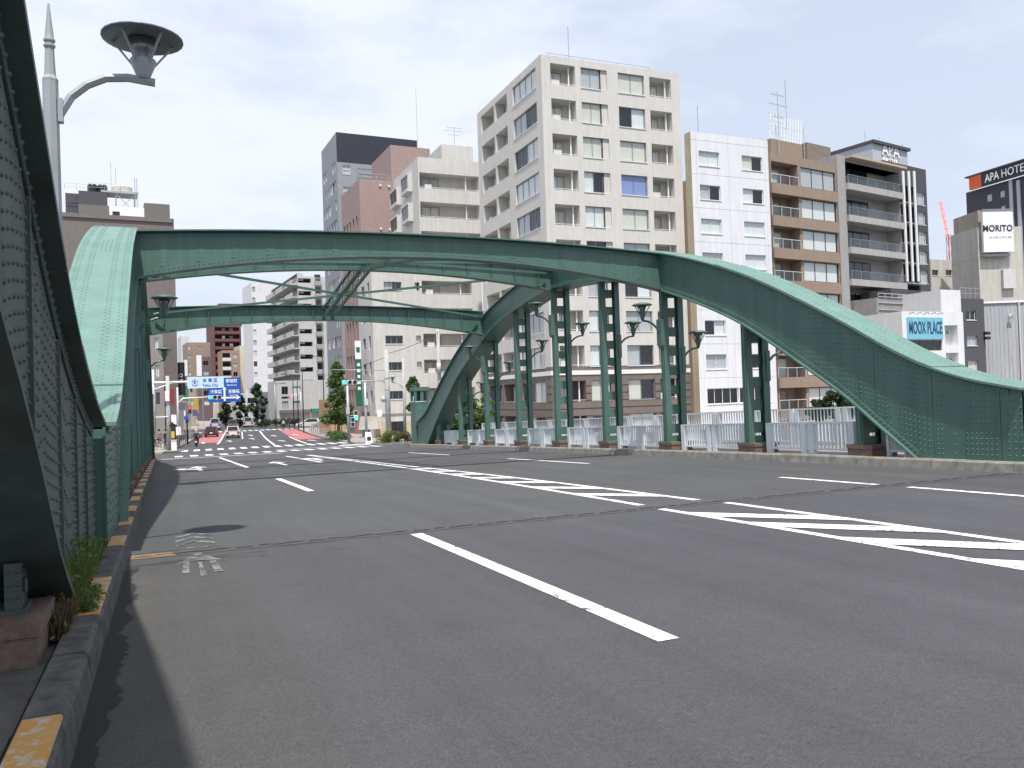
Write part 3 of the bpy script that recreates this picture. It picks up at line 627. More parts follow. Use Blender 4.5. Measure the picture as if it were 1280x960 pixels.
for k, z in ((2, 2.15), (3, 2.55), (4, 3.25), (5, 3.6), (6, 3.2), (7, 2.4), (8, 1.5)):
    y = S1.Y(4*k)
    put_lamp(2*CX+1.28, y, z, 0, f'green dish lamp over the footway on the {ords[k]} column of the sunlit arch', 'footway lamps on the arch columns')
    put_lamp(-1.28, y, z, math.pi, f'green dish lamp over the footway on the {ords[k]} column of the shaded arch', 'footway lamps on the arch columns')
# grey lamp post at the pier
e = tag(empty('lamp_post', (-1.06, 10.25, zd(10.25)+.15)), 'tall grey lamp post with a dish lamp on a curved arm, behind the shaded arch', 'lamp post')
h = 6.0-(zd(10.25)+.15); b = MB()
b.lathe([(.14, 0), (.14, .5), (.1, .52), (.078, h-.85)], n=8); link('post', b.mesh('post', LAMPGR), e, local=True)
b = MB(); b.lathe([(.08, h-.86), (.08, h-.84), (.058, h-.80), (.045, h-.50)], n=8); link('post_neck', b.mesh('post_neck', LAMPGR), e, local=True)
b = MB(); b.lathe([(.045, h-.5), (.06, h-.48), (.06, h-.46), (.045, h-.45), (.045, h-.43), (.06, h-.42), (.06, h-.40), (.05, h-.39), (.045, h-.36), (.010, h), (0, h)], n=10); link('finial', b.mesh('finial', LAMPGR), e, local=True)
zb = 4.83-(zd(10.25)+.15); pts = [(.085, 0, zb-.05), (.2, 0, zb+.16), (.36, 0, zb+.31), (.55, 0, zb+.41), (.78, 0, zb+.44), (1.06, 0, zb+.415)]; b = MB()
b.tube(pts, .047, 6)
b.box(.07, .12, -.05, .05, zb-.14, zb+.12); link('lamp_arm', b.mesh('lamp_arm', LAMPGR), e, local=True)
lamp_head(e, .94, zb+.46, .435, LAMPGR, mat('dark_grey_shade', (.12, .13, .15), .4, .1, 4))
# ================================================================== RAILINGS
def rail_panel(name, length, hgt, nbal, base):
    """a railing bay along local y: rails, wide centre posts, fin balusters"""
    e = empty(name, (0, 0, 0)); hl = length/2
    b = MB(); b.box(-.045, .045, -hl, hl, hgt-.05, hgt); link('top_rail', b.mesh('top_rail', STEELW), e, local=True)
    b = MB(); b.box(-.03, .03, -hl, hl, base, base+.05); link('bottom_rail', b.mesh('bottom_rail', STEELW), e, local=True)
    pm = MB().box(-.05, .05, -.09, .09, 0, hgt-.052).mesh('post', STEELW)
    for y in (-hl+.09, -.14, .14, hl-.09): link('post', pm, e, (0, y, 0), local=True)
    bm = MB().hexa([(-.018, -.015, base+.051), (.018, -.015, base+.051), (.018, .015, base+.051), (-.018, .015, base+.051), (-.018, -.015, hgt-.051), (.018, -.015, hgt-.051), (.018, .015, hgt-.051), (-.018, .015, hgt-.051)]).mesh('baluster', STEELW)
    for s in (-1, 1):
        for i in range(nbal): y = s*(.24+(hl-.43)*(i+.5)/nbal); link('baluster', bm, e, (0, y, 0), local=True)
    return e
pin = rail_panel('low_railing', 3.1, .82, 9, .12); pout = rail_panel('tall_railing', 4.0, 1.16, 11, .10); fi = fo_ = True
for k in range(0, 10):
    d0 = 4.0*k if k else .9; yc = S1.Y(4*k+2) if k else S1.Y(2.95)
    if k == 9: continue
    sl_ = math.atan2(zd(yc+1)-zd(yc-1), 2)
    for side, x in (('sunlit', 2*CX+.96), ('shaded', -.96)):
        o = pin if fi else copy_tree(pin); fi = False; o.location = (x, yc, zd(yc)+.16); o.rotation_euler = (sl_, 0, 0); o.scale = (1, .36 if k == 0 else 1, 1)
        tag(o, f'low pale railing bay between the {ords[k]} and {ords[k+1]} columns of the {side} arch' if k else f'short low pale railing bay under the foot of the {side} arch', 'railing', 'low railing bays between the columns')
for i, y in enumerate(np.arange(-13.5, 51, 4.05)):
    sl_ = math.atan2(zd(y+1)-zd(y-1), 2)
    for side, x in (('far', 18.62), ('near', -4.55)):
        if side == 'near' and y < 4: pass
        o = pout if fo_ else copy_tree(pout); fo_ = False; o.location = (x, y, zd(y)+.16); o.rotation_euler = (sl_, 0, 0)
        tag(o, 'tall pale railing bay on the outer edge of the sunlit footway' if side == 'far' else 'tall pale railing bay on the outer edge of the shaded footway', 'railing', 'tall railing bays on the sunlit footway' if side == 'far' else 'tall railing bays on the shaded footway')
# ================================================================== BUILDINGS
CURT = [mat('curtain_white', (.80, .80, .78), .8, .06, 6), mat('curtain_grey', (.52, .53, .54), .8, .08, 6), mat('curtain_cream', (.72, .69, .60), .8, .06, 6), mat('curtain_blue', (.26, .32, .62), .8, .06, 6), mat('curtain_sage', (.36, .44, .36), .8, .06, 6)]
ACW = mat('ac_white', (.58, .58, .56), .6, .08, 3); ROOFG = mat('roof_grey', (.2, .2, .2), .9, .15, 1)
WCACHE = {}
class Frame:
    def __init__(s, P0, ang): s.P0 = np.array(P0[:2], float); s.ang = ang; s.u = np.array([math.cos(ang), math.sin(ang)]); s.i = np.array([-math.sin(ang), math.cos(ang)]); s.ops = []; s.trim = []
    def pt(s, a, d, z): q = s.P0 + s.u*a + s.i*d; return (q[0], q[1], z)
    def px(s, u, v, d=0.0):
        r = ray(u, v); P = s.P0 + s.i*d; t = (P @ s.i)/(r[:2] @ s.i); q = CAM + r*t; return float((q[:2]-s.P0) @ s.u), float(q[2])
    def box(s, mb, a0, a1, d0, d1, z0, z1, m=0):
        return mb.hexa([s.pt(a0,d0,z0), s.pt(a1,d0,z0), s.pt(a1,d1,z0), s.pt(a0,d1,z0), s.pt(a0,d0,z1), s.pt(a1,d0,z1), s.pt(a1,d1,z1), s.pt(a0,d1,z1)], m)
def winmesh(w, h, n, frm, tr):
    k = (round(w, 2), round(h, 2), n, frm.name, tr)
    if k in WCACHE: return WCACHE[k]
    t = min(.055, w*.08); f = MB(); f.box(0, w, 0, .06, 0, t); f.box(0, w, 0, .06, h-t, h); f.box(0, t, 0, .06, t, h-t); f.box(w-t, w, 0, .06, t, h-t)
    for i in range(1, n): x = w*i/n; f.box(x-t*.4, x+t*.4, -.005+.01*(i % 2), .05, t, h-t)
    if tr: f.box(t, w-t, .005, .05, h*tr-t*.4, h*tr+t*.4)
    p = MB(); p.add([(t, .03, t), (w-t, .03, t), (w-t, .03, h-t), (t, .03, h-t)], [(0,1,2,3)])
    WCACHE[k] = (f.mesh('window', frm), p, t); return WCACHE[k]
PCACHE = {}
def window(parent, F, s0, z0, w, h, d, n=2, frm=None, glass=None, cur=None, tr=0, name='window'):
    frm = frm or ALU; glass = glass or GLASS; fme, pmb, t = winmesh(w, h, n, frm, tr)
    o = link(name, fme, parent, F.pt(s0, d, z0), F.ang)
    k = (fme.name, glass.name)
    if k not in PCACHE: PCACHE[k] = pmb.mesh('pane', glass)
    link('pane', PCACHE[k], o, local=True)
    if cur is None: cur = random.choice([0, 0, 1, 2, 'h', 'h', 'l', 'n'])
    if cur != 'n':
        if cur == 'h': a, b, c = 0, .5, random.choice([0, 1, 2])
        elif cur == 'l': a, b, c = .5, 1, random.choice([0, 0, 1])
        else: a, b, c = 0, 1, cur
        k = (fme.name, 'c', a, b, c)
        if k not in PCACHE:
            m = MB(); N = max(4, int(w*(b-a)*9)); xs = [t+(w-2*t)*(a+(b-a)*i/N) for i in range(N+1)]
            for i in range(N): m.add([(xs[i], .055+.03*(i % 2), t), (xs[i+1], .055+.03*((i+1) % 2), t), (xs[i+1], .055+.03*((i+1) % 2), h-t), (xs[i], .055+.03*(i % 2), h-t)], [(0,1,2,3)])
            PCACHE[k] = m.mesh('curtain', CURT[c])
        link('curtain', PCACHE[k], o, local=True)
    return o
class Bld:
    def __init__(s, name, label, wall, cat='building', zb=-3.2):
        s.e = None; s.name, s.label, s.cat, s.wall, s.zb = name, label, cat, wall, zb; s.mb = MB(); s.mats = [wall, DARKIN, ROOFG]; s.vol = []
    def root(s, P): s.e = tag(empty(s.name, (P[0], P[1], s.zb)), s.label, s.cat)
    def mi(s, m):
        if m not in s.mats: s.mats.append(m)
        return s.mats.index(m)
    def volume(s, tl, Y, tr, phi, depth=None, lpx=None, rpx=None, zb=None, X=None, dz=0.0, wall=None):
        """a block from photo corners: front top-left/right pixels on a facade at distance Y, turned phi degrees"""
        ph = math.radians(phi); P = at_y(*tl, Y) if X is None else at_x(*tl, X); F = Frame(P, ph)
        r = ray(*tr); n = np.array([-r[1], r[0]]); w = -(F.P0 @ n)/(F.u @ n)
        z1 = float(P[2])+dz; z0 = s.zb if zb is None else zb
        if depth is None:
            r = ray(*(lpx or rpx)); n = np.array([-r[1], r[0]]); Q = F.P0 if lpx else F.P0+F.u*w; depth = -(Q @ n)/(F.i @ n)
        G = Frame(F.P0 + F.i*depth, ph-math.pi/2); R_ = Frame(F.P0 + F.u*w, ph+math.pi/2)
        if s.e is None: s.root(F.P0 + F.u*w/2)
        v = dict(F=F, G=G, R=R_, w=w, d=depth, z0=z0, z1=z1, m=s.mi(wall) if wall else 0); s.vol.append(v); return v
    def open(s, F, s0, s1, z0, z1, dep, back=1, side=None): F.ops.append((s0, s1, z0, z1, dep, back, side))
    def win(s, F, s0, s1, z0, z1, n=2, dep=.14, frm=None, glass=None, cur=None, tr=0, sill=True):
        s.open(F, s0, s1, z0, z1, .6, 1, .6); window(s.e, F, s0, z0, s1-s0, z1-z0, dep, n, frm, glass, cur, tr)
        if sill:
            b = MB(); F.box(b, s0-.04, s1+.04, -.05, .10, z0-.07, z0-.004); link('sill', b.mesh('sill', ALUW), s.e)
    def balc(s, F, s0, s1, z0, z1, dep=1.3, ac=None, rail=True, door=.62, part=True):
        s.open(F, s0, s1, z0, z1, dep, 0); w = s1-s0
        window(s.e, F, s0+w*.08, z0+.01, w*door, (z1-z0)*.86, dep-.09, 2, ALU, GLASS, None)
        if rail:
            b = MB(); F.box(b, s0+.02, s1-.02, .05, .09, z0+.10, z0+.14); F.box(b, s0+w*.3, s0+w*.3+.04, .05, .09, z0+.002, z0+.099); F.box(b, s0+w*.7, s0+w*.7+.04, .05, .09, z0+.002, z0+.099)
            link('handrail', b.mesh('handrail', ALUW), s.e)
        if part:
            b = MB(); F.box(b, s1-w*.22, s1-w*.22+.10, .3, .4, z0+.004, z1-.004); link('drainpipe', b.mesh('drainpipe', WHITEP), s.e)
        if ac or (ac is None and random.random() < .5):
            b = MB(); F.box(b, s0+w*.1, s0+w*.1+.75, .35, .65, z0+.004, z0+.5); link('ac_unit', b.mesh('ac_unit', ACW), s.e)
    def facade(s, F, W, z0, z1, m):
        us = sorted({0.0, W} | {x for o in F.ops for x in o[:2] if 0 < x < W}); zs = sorted({z0, z1} | {z for o in F.ops for z in o[2:4] if z0 < z < z1})
        for a, b in zip(us[:-1], us[1:]):
            for c, d in zip(zs[:-1], zs[1:]):
                if b-a < 1e-5 or d-c < 1e-5: continue
                x, z = (a+b)/2, (c+d)/2
                if any(o[0] < x < o[1] and o[2] < z < o[3] for o in F.ops): continue
                mm = m
                for (t0, t1, mt) in F.trim:
                    if t0 < z < t1: mm = mt
                s.mb.add([F.pt(a,0,c), F.pt(b,0,c), F.pt(b,0,d), F.pt(a,0,d)], [(0,1,2,3)], mm)
        for a, b, c, d, dep, back, side in F.ops:
            q = [F.pt(a,0,c), F.pt(b,0,c), F.pt(b,0,d), F.pt(a,0,d)]; p = [F.pt(a,dep,c), F.pt(b,dep,c), F.pt(b,dep,d), F.pt(a,dep,d)]
            mm = m
            for (t0, t1, mt) in F.trim:
                if t0 < (c+d)/2 < t1: mm = mt
            if side is not None and dep > .3:      # reveal in wall material, room beyond in dark
                k = .18; g = [F.pt(a,k,c), F.pt(b,k,c), F.pt(b,k,d), F.pt(a,k,d)]
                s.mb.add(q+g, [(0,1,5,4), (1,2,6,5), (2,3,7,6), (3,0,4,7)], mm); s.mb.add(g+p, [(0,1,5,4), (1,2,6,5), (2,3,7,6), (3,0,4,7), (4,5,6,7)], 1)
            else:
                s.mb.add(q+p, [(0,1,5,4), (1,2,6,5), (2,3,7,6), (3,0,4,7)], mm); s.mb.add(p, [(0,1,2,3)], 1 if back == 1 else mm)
    def seams(s, F, W, z0, z1, su, sz, w=.035, dep=.025):
        """recessed cladding joints, skipping openings"""
        cut = []
        for x in su: cut.append((x-w/2, x+w/2, z0+.01, z1-.01))
        for z in sz: cut.append((.01, W-.01, z-w/2, z+w/2))
        return cut
    def finish(s, parapet=.0):
        for v in s.vol:
            F, G, R_ = v['F'], v['G'], v['R']; w, d, z0, z1, m = v['w'], v['d'], v['z0'], v['z1'], v['m']
            s.facade(F, w, z0, z1, m); s.facade(G, d, z0, z1, m); s.facade(R_, d, z0, z1, m)
            s.mb.add([F.pt(0,d,z0), F.pt(w,d,z0), F.pt(w,d,z1), F.pt(0,d,z1)], [(3,2,1,0)], m)
            pr = v.get('par', .5); k = .18
            s.mb.add([F.pt(k,k,z1-pr), F.pt(w-k,k,z1-pr), F.pt(w-k,d-k,z1-pr), F.pt(k,d-k,z1-pr)], [(0,1,2,3)], 2)
            o = [F.pt(0,0,z1), F.pt(w,0,z1), F.pt(w,d,z1), F.pt(0,d,z1)]; i = [F.pt(k,k,z1), F.pt(w-k,k,z1), F.pt(w-k,d-k,z1), F.pt(k,d-k,z1)]; l = [(p[0], p[1], z1-pr) for p in i]
            s.mb.add(o+i, [(0,1,5,4), (1,2,6,5), (2,3,7,6), (3,0,4,7)], m); s.mb.add(i+l, [(0,1,5,4), (1,2,6,5), (2,3,7,6), (3,0,4,7)], m)
        link('wall', s.mb.mesh('wall', s.mats), s.e)
    def part(s, name, m, fn):
        b = MB(); fn(b); return link(name, b.mesh(name, m), s.e)
def rows_px(F, u, vs): return [F.px(u, v)[1] for v in vs]
def cols_px(F, v, us): return [F.px(u, v)[0] for u in us]
def antenna(b, F, s0, d, z, h, yagi=False):
    def fn(mb):
        mb.tube([F.pt(s0, d, z), F.pt(s0, d, z+h)], .035, 5)
        if yagi:
            for k, l in ((.95, .9), (.8, 1.2), (.62, .7)):
                mb.tube([F.pt(s0-l, d, z+h*k), F.pt(s0+l, d, z+h*k)], .02, 4)
                for j in range(6): x = s0-l+2*l*j/5; mb.tube([F.pt(x, d-.25, z+h*k), F.pt(x, d+.25, z+h*k)], .012, 4)
    b.part('antenna', GALV, fn)
def roofrail(b, F, s0, s1, d, z, h=.9, st=1.4):
    def fn(mb):
        n = max(1, int((s1-s0)/st))
        for i in range(n+1): x = s0+(s1-s0)*i/n; mb.tube([F.pt(x, d, z), F.pt(x, d, z+h)], .025, 4)
        for k in (h, h*.5): mb.tube([F.pt(s0, d, z+k), F.pt(s1, d, z+k)], .022, 4)
    b.part('roof_railing', GALV, fn)
# ------------------------------------------------ 1 beige apartment block
BEI = mat('beige_tile', (.60, .575, .535), .7, .05, 1.5, streak=.06); BRB = mat('brown_brick_base', (.17, .14, .125), .8, .12, 3); CRW = mat('white_band', (.74, .74, .72), .7, .05, 3)
b = Bld('apartment_building', 'ten-storey beige tiled apartment block with recessed corner balconies and brown brick base', BEI)
v = b.volume((675.8, 67.5), 60.5, (848.3, 91), 0, lpx=(596.2, 145)); F, G = v['F'], v['G']
tops = rows_px(F, 700, [80.2, 124.9, 168.7, 212.2, 256.3, 300.8, 345, 389, 432]); ht = tops[0]-F.px(700, 105.9)[1]
fh = (tops[0]-tops[-1])/8; tops = [tops[0]-fh*i for i in range(11)]
c = cols_px(F, 100, [688.2, 719, 726.2, 758.8, 772.3, 805, 811.5, 838.3]); g = cols_px(G, 130, [600.5, 616.8, 618.5, 633.5, 641, 670.8])
zband = tops[8]-ht-.55
for FF in (F, G): FF.trim.append((-50, zband, b.mi(BRB)))
for i, zt in enumerate(tops):
    zb_ = zt-ht
    if zb_ < -2.5: break
    b.balc(F, c[0], c[1], zb_, zt); wl = c[2]+(c[3]-c[2])*.74; b.win(F, c[2], wl, zb_, zt, 2, .14); b.open(F, wl, c[3], zb_, zt, .14, 0); b.win(F, c[4], c[5], zb_, zt, 2, .14, cur=3 if i == 3 else None); b.balc(F, c[6], c[7], zb_, zt)
    b.balc(G, g[0], g[1], zb_, zt, 1.1); b.balc(G, g[2], g[3], zb_, zt, .9, ac=False); b.win(G, g[4], g[5], zb_, zt, 4, .14)
b.finish()
def fn(mb):
    F.box(mb, -.06, v['w']+.06, -.06, -.002, zband-.15, zband+.2); G.box(mb, -.01, v['d']+.002, -.06, -.002, zband-.15, zband+.2)
b.part('white_band', CRW, fn)
for k in range(1, 8):      # brick courses of the base stand proud
    z = zband-.15-k*.62
    if z < -2.9: break
    for FF, W_, ops in ((F, v['w'], F.ops), (G, v['d'], G.ops)):
        seg = [(0.03, W_-.03)]
        for o in ops:
            if o[2]-.02 < z+.25 and o[3]+.02 > z-.25:
                seg = [q for a, e_ in seg for q in ((a, min(e_, o[0])), (max(a, o[1]), e_)) if q[1]-q[0] > .1]
        for a, e_ in seg:
            mb_ = MB(); FF.box(mb_, a, e_, -.05, -.003, z-.26, z+.26); link('brick_course', mb_.mesh('brick_course', BRB), b.e)
roofrail(b, F, 1.0, v['w']-2.5, .8, v['z1'], .55, 1.6); antenna(b, F, 3.2, 1.2, v['z1'], 3.2)
# ------------------------------------------------ 2 white panel building
WHB = mat('white_panel', (.72, .72, .745), .7, .04, 1, streak=.07); YEL = mat('yellowed_side', (.46, .40, .27), .8, .1, 1.2, streak=.1)
b = Bld('office_building', 'plain white panel-clad building with paired sliding windows beside the beige block', WHB)
v = b.volume((862.8, 164), 59, (959.3, 174), 1, lpx=(855, 166)); F, G = v['F'], v['G']; G.trim.append((-50, 100, b.mi(YEL)))
t0 = rows_px(F, 886, [189.4, 235.5, 280.5, 321.0, 361.5, 402, 443]); fh = (t0[0]-t0[-1])/6; h = .98
c = cols_px(F, 195, [873.3, 899, 927, 952.5])
for i in range(7):
    zt = t0[0]-fh*i
    for a, e_ in ((0, 1), (2, 3)): b.win(F, c[a], c[e_], zt-1.28, zt, 2, .12, frm=ALUW)
zt = t0[0]-fh*7; b.win(F, c[0], (c[0]+c[3])/2-.1, zt-1.35, zt, 4, .12, frm=ALUW, cur='n'); b.win(F, (c[0]+c[3])/2, c[3], zt-1.35, zt, 4, .12, frm=ALUW, cur='n')
# recessed cladding joints
def cut(lo, hi, zc):
    seg = [(lo, hi)]
    for o in F.ops:
        if o[2] < zc < o[3]: seg = [q for a, e_ in seg for q in ((a, min(e_, o[0]-.02)), (max(a, o[1]+.02), e_)) if q[1]-q[0] > .05]
    return seg
ops0 = list(F.ops)
for i in range(9):
    z = t0[0]+.9-fh*i
    if z > v['z0']: F.ops.append((.02, v['w']-.02, z-.018, z+.018, .03, 0, None))
b.finish()
def fn(mb):
    for x in (c[0]-.25, v['w']*.47, c[3]+.3):
        z = v['z1']-.05
        mb.hexa([F.pt(x-.012,-.012,v['z0']), F.pt(x+.012,-.012,v['z0']), F.pt(x+.012,-.002,v['z0']), F.pt(x-.012,-.002,v['z0']), F.pt(x-.012,-.012,z), F.pt(x+.012,-.012,z), F.pt(x+.012,-.002,z), F.pt(x-.012,-.002,z)])
b.part('joint_sealant', mat('sealant_grey', (.56, .56, .57), .8, .1, 2), fn)
antenna(b, F, 1.6, 1, v['z1'], 2.7); antenna(b, F, 6.0, 2, v['z1'], .8)
# ------------------------------------------------ 3 brown balcony building
BRN = mat('brown_tile', (.30, .225, .175), .75, .08, 2, streak=.06)
b = Bld('apartment_building', 'brown tiled apartment building with ribbon bay windows and open rooftop cage', BRN)
v = b.volume((962, 190), 62, (1044, 203), 9, depth=12); F, G = v['F'], v['G']
sx = F.px(999, 230)[0]; z0s = rows_px(F, 1020, [212, 250.5]); fh = z0s[0]-z0s[1]
for i in range(9):
    zt = z0s[0]-fh*i; zb_ = zt-fh*.62
    if zb_ < -2.5: break
    b.win(F, sx+.25, v['w']-.12, zb_, zt, 3, .10, frm=BLACKM, cur=0 if i else 1, sill=False)
    b.balc(F, .12, sx-.15, zb_-.1, zt+.1, 1.3, rail=False, part=False)
    def fn(mb, z=zb_):
        mb.add([F.pt(.1, .03, z-.08), F.pt(sx-.1, .03, z-.08), F.pt(sx-.1, .03, z+.75), F.pt(.1, .03, z+.75)], [(0,1,2,3)])
    p = b.part('balcony_glass', GLASSB, fn)
    def fn(mb, z=zb_):
        for x in np.linspace(.1, sx-.1, 4): F.box(mb, x-.02, x+.02, -.01, .015, z-.08, z+.78)
        F.box(mb, .08, sx-.08, -.02, .018, z+.781, z+.83)
    b.part('balcony_rail', ALUW, fn)
    def fn(mb, z=zb_):
        F.box(mb, -.08, v['w']+.02, -.22, -.003, z-fh*.36, z-.12)
    b.part('spandrel_band', BRN, fn)
b.finish()
def fn(mb): F.box(mb, 2.0, 6.6, 1.5, 6, v['z1']-.4, v['z1']+2.0)
b.part('stair_head', BRN, fn)
def fn(mb):
    for x in np.linspace(2.0, 6.5, 12): mb.tube([F.pt(x, 1.6, v['z1']+2), F.pt(x+.25, 1.6, v['z1']+4.6)], .05, 5)
    for k in (2.1, 3.4, 4.6): mb.tube([F.pt(2.0, 1.6, v['z1']+k), F.pt(6.7, 1.6, v['z1']+k)], .03, 4)
b.part('roof_cage', WHITEP, fn)
antenna(b, F, 2.6, 1.0, v['z1'], 6.5, True); antenna(b, F, 5.0, 2, v['z1'], 8.5)
# ------------------------------------------------ 4 grey balcony tower
GRB = mat('grey_render', (.36, .345, .335), .75, .07, 1.5, streak=.07); BEIGS = mat('beige_soffit', (.46, .37, .27), .8, .08, 2)
b = Bld('apartment_building', 'grey apartment tower with wide glass-railed balconies and a beige top soffit', GRB)
v = b.volume((1045.5, 193), 64.5, (1124, 214), 11, depth=11); F = v['F']
s0 = F.px(1056.5, 215)[0]; zs_ = rows_px(F, 1090, [239, 280, 319, 356, 394]); fh = (zs_[0]-zs_[-1])/4
for i in range(9):
    z = zs_[0]-fh*i
    if z < -2: break
    b.open(F, s0, v['w']-.03, z+.3, z+fh-.35 if i else v['z1']-.5, 1.7, 0)
    window(b.e, F, s0+.4, z+.31, (v['w']-s0)*.6, fh*.68, 1.6, 4, BLACKM, GLASSD, None)
    def fn(mb, z=z): F.box(mb, s0-.05, v['w']+.12, -.35, -.003, z-.35, z+.32)
    b.part('balcony_slab', mat('grey_slab', (.42, .40, .385), .75, .07, 1.5, streak=.1), fn)
    def fn(mb, z=z):
        n = 6
        for j in range(n): a = s0+(v['w']-s0)*j/n; mb.add([F.pt(a+.03, -.29, z+.34), F.pt(a+(v['w']-s0)/n-.03, -.29, z+.34), F.pt(a+(v['w']-s0)/n-.03, -.29, z+1.15), F.pt(a+.03, -.29, z+1.15)], [(0,1,2,3)])
    b.part('balcony_glass', GLASSB, fn)
    def fn(mb, z=z):
        n = 6
        for j in range(n+1): a = s0+(v['w']-s0)*j/n; F.box(mb, a-.025, a+.025, -.31, -.27, z+.33, z+1.16)
        F.box(mb, s0, v['w'], -.32, -.26, z+1.161, z+1.2)
    b.part('balcony_rail', ALU, fn)
b.finish()
def fn(mb): F.box(mb, s0, v['w']+.2, -.8, -.003, v['z1']-.25, v['z1']-.02)
b.part('top_canopy', BEIGS, fn)
def fn(mb): F.box(mb, -.6, 3.4, 3, 8, v['z1']-.3, v['z1']+2.0)
b.part('stair_head', mat('brown_grey', (.22, .18, .15), .8, .1, 2), fn)
antenna(b, F, -.8, 3.2, v['z1'], 3.6)
# ------------------------------------------------ 5 dark hotel with white fins and roof sign
DKG = mat('dark_grey_tile', (.075, .07, .08), .7, .1, 2); SGN = mat('sign_panel_grey', (.42, .45, .48), .5, .06, 2); LETW = mat('sign_letter_white', (.82, .82, .82), .5, .03, 3)
b = Bld('hotel_building', 'slim dark grey hotel with four white vertical fins and a grey roof sign', DKG)
v = b.volume((1104, 200), 70, (1157, 206.5), 11, depth=12); F = v['F']
zz = rows_px(F, 1152, [241, 265, 289, 313, 338]); fh = (zz[0]-zz[-1])/4; sa, sb = F.px(1146.5, 250)[0], F.px(1157, 250)[0]-.15
for i in range(9):
    zt = zz[0]-fh*i
    if zt < 0: break
    b.win(F, sa, sb, zt-1.5, zt, 1, .12, frm=ALUW, cur=1)
    b.open(F, F.px(1124, 250)[0], F.px(1144.5, 250)[0], zt-1.6, zt+.5, .9, 1)
    def fn(mb, z=zt): F.box(mb, F.px(1124, 250)[0], F.px(1146, 250)[0], -.75, -.003, z-1.85, z-1.68)
    b.part('stair_landing', GALV, fn)
b.finish()
for u in (1121.5, 1128.5, 1135.5, 1142.3):
    s_, zt = F.px(u, 214, -1.0); zb_ = F.px(u+6, 352, -1.0)[1]
    def fn(mb): F.box(mb, s_-.17, s_+.17, -1.08, -.95, zb_, zt)
    b.part('white_fin', WHITEP, fn)
H2 = Frame(F.P0 + F.i*3.0, F.ang); a0, zt = H2.px(1090, 176); a1, zb_ = H2.px(1134.5, 203)
def fn(mb): H2.box(mb, a0, a1, 0, 6, zb_-1, zt-.25)
b.part('roof_sign_box', SGN, fn)
def fn(mb): H2.box(mb, a0-.15, a1+.3, -.3, 6.1, zt-.248, zt+.1)
b.part('sign_box_cap', DKG, fn)
zc = H2.px(1112, 189)[1]
me = text_mesh('APA', 2.1, LETW, .05, 'sign_lettering', sx=.95, bold=.03); link('sign_lettering', me, b.e, H2.pt((a0+a1)/2, -.06, zc), H2.ang)
me = text_mesh('HOTEL', 1.0, LETW, .04, 'sign_lettering', bold=.01); link('sign_lettering', me, b.e, H2.pt((a0+a1)/2, -.06, zc-1.35), H2.ang)
antenna(b, H2, a0+.2, 1, zt, 1.6); antenna(b, H2, a0+3.4, 1.2, zt, 1.3, False); antenna(b, H2, a1-.3, .4, zt, .8)
# ------------------------------------------------ 6 white low building with blue sign
WSH = mat('white_render', (.74, .74, .745), .7, .04, 1.5, streak=.06); SKY = mat('sign_sky_blue', (.20, .50, .62), .5, .04, 3); NAVY = mat('sign_navy', (.03, .08, .16), .5, .05, 3)
b = Bld('shop_building', 'small white rendered building with a sky blue name board above its windows', WSH)
v = b.volume((1127, 389), 57, (1203.5, 391), 1, depth=9); F = v['F']
a0, z1 = F.px(1133.5, 409.5); a1, z0 = F.px(1177.5, 424.5)
b.win(F, a0, a1, z0-1.05, z0-.04, 5, .12, frm=mat('bronze_frame', (.16, .13, .10), .5, .1, 3), cur='n', sill=False)
q0, qz1 = F.px(1180.5, 406.5); q1, qz0 = F.px(1198, 432); b.open(F, q0, q1, qz0, qz1, .8, 0); q0b, qz1b = F.px(1182.5, 441); q1b, qz0b = F.px(1199, 466); b.open(F, q0b, q1b, qz0b, qz1b, .8, 0)
v2 = b.volume((1175.5, 362), 58.2, (1200.5, 364), 1, depth=6, zb=v['z1']-.5); b.finish()
_, zt_ = F.px(1133.5, 396.5)
def fn(mb): F.box(mb, a0-.02, a1+.03, -.14, -.004, z0+.04, zt_)
b.part('name_board', SKY, fn)
me = text_mesh('MOOX PLACE', (zt_-z0)*.78, NAVY, .02, 'sign_lettering', sx=.43, bold=.004); link('sign_lettering', me, b.e, F.pt((a0+a1)/2, -.165, (zt_+z0)/2+.02), F.ang)
def fn(mb):
    for x in np.linspace(a0+.4, a1-.4, 5): mb.tube([F.pt(x, -.02, zt_+.35), F.pt(x, -.5, zt_+.42), F.pt(x, -.55, zt_+.25)], .03, 5)
p = b.part('board_lamps', BLACKM, fn); p['kind'] = 'stuff'
for x in (.35, .72):
    def fn(mb): F.box(mb, q0+(q1-q0)*x-.1, q0+(q1-q0)*x+.1, .70, .79, (qz0+qz1)/2+.2, (qz0+qz1)/2+.5)
    b.part('wall_vent', ALU, fn)
def fn(mb): F.box(mb, q0b+1.2, q0b+1.7, .72, .79, (qz0b+qz1b)/2-.3, (qz0b+qz1b)/2+.4)
b.part('wall_vent', ALU, fn)
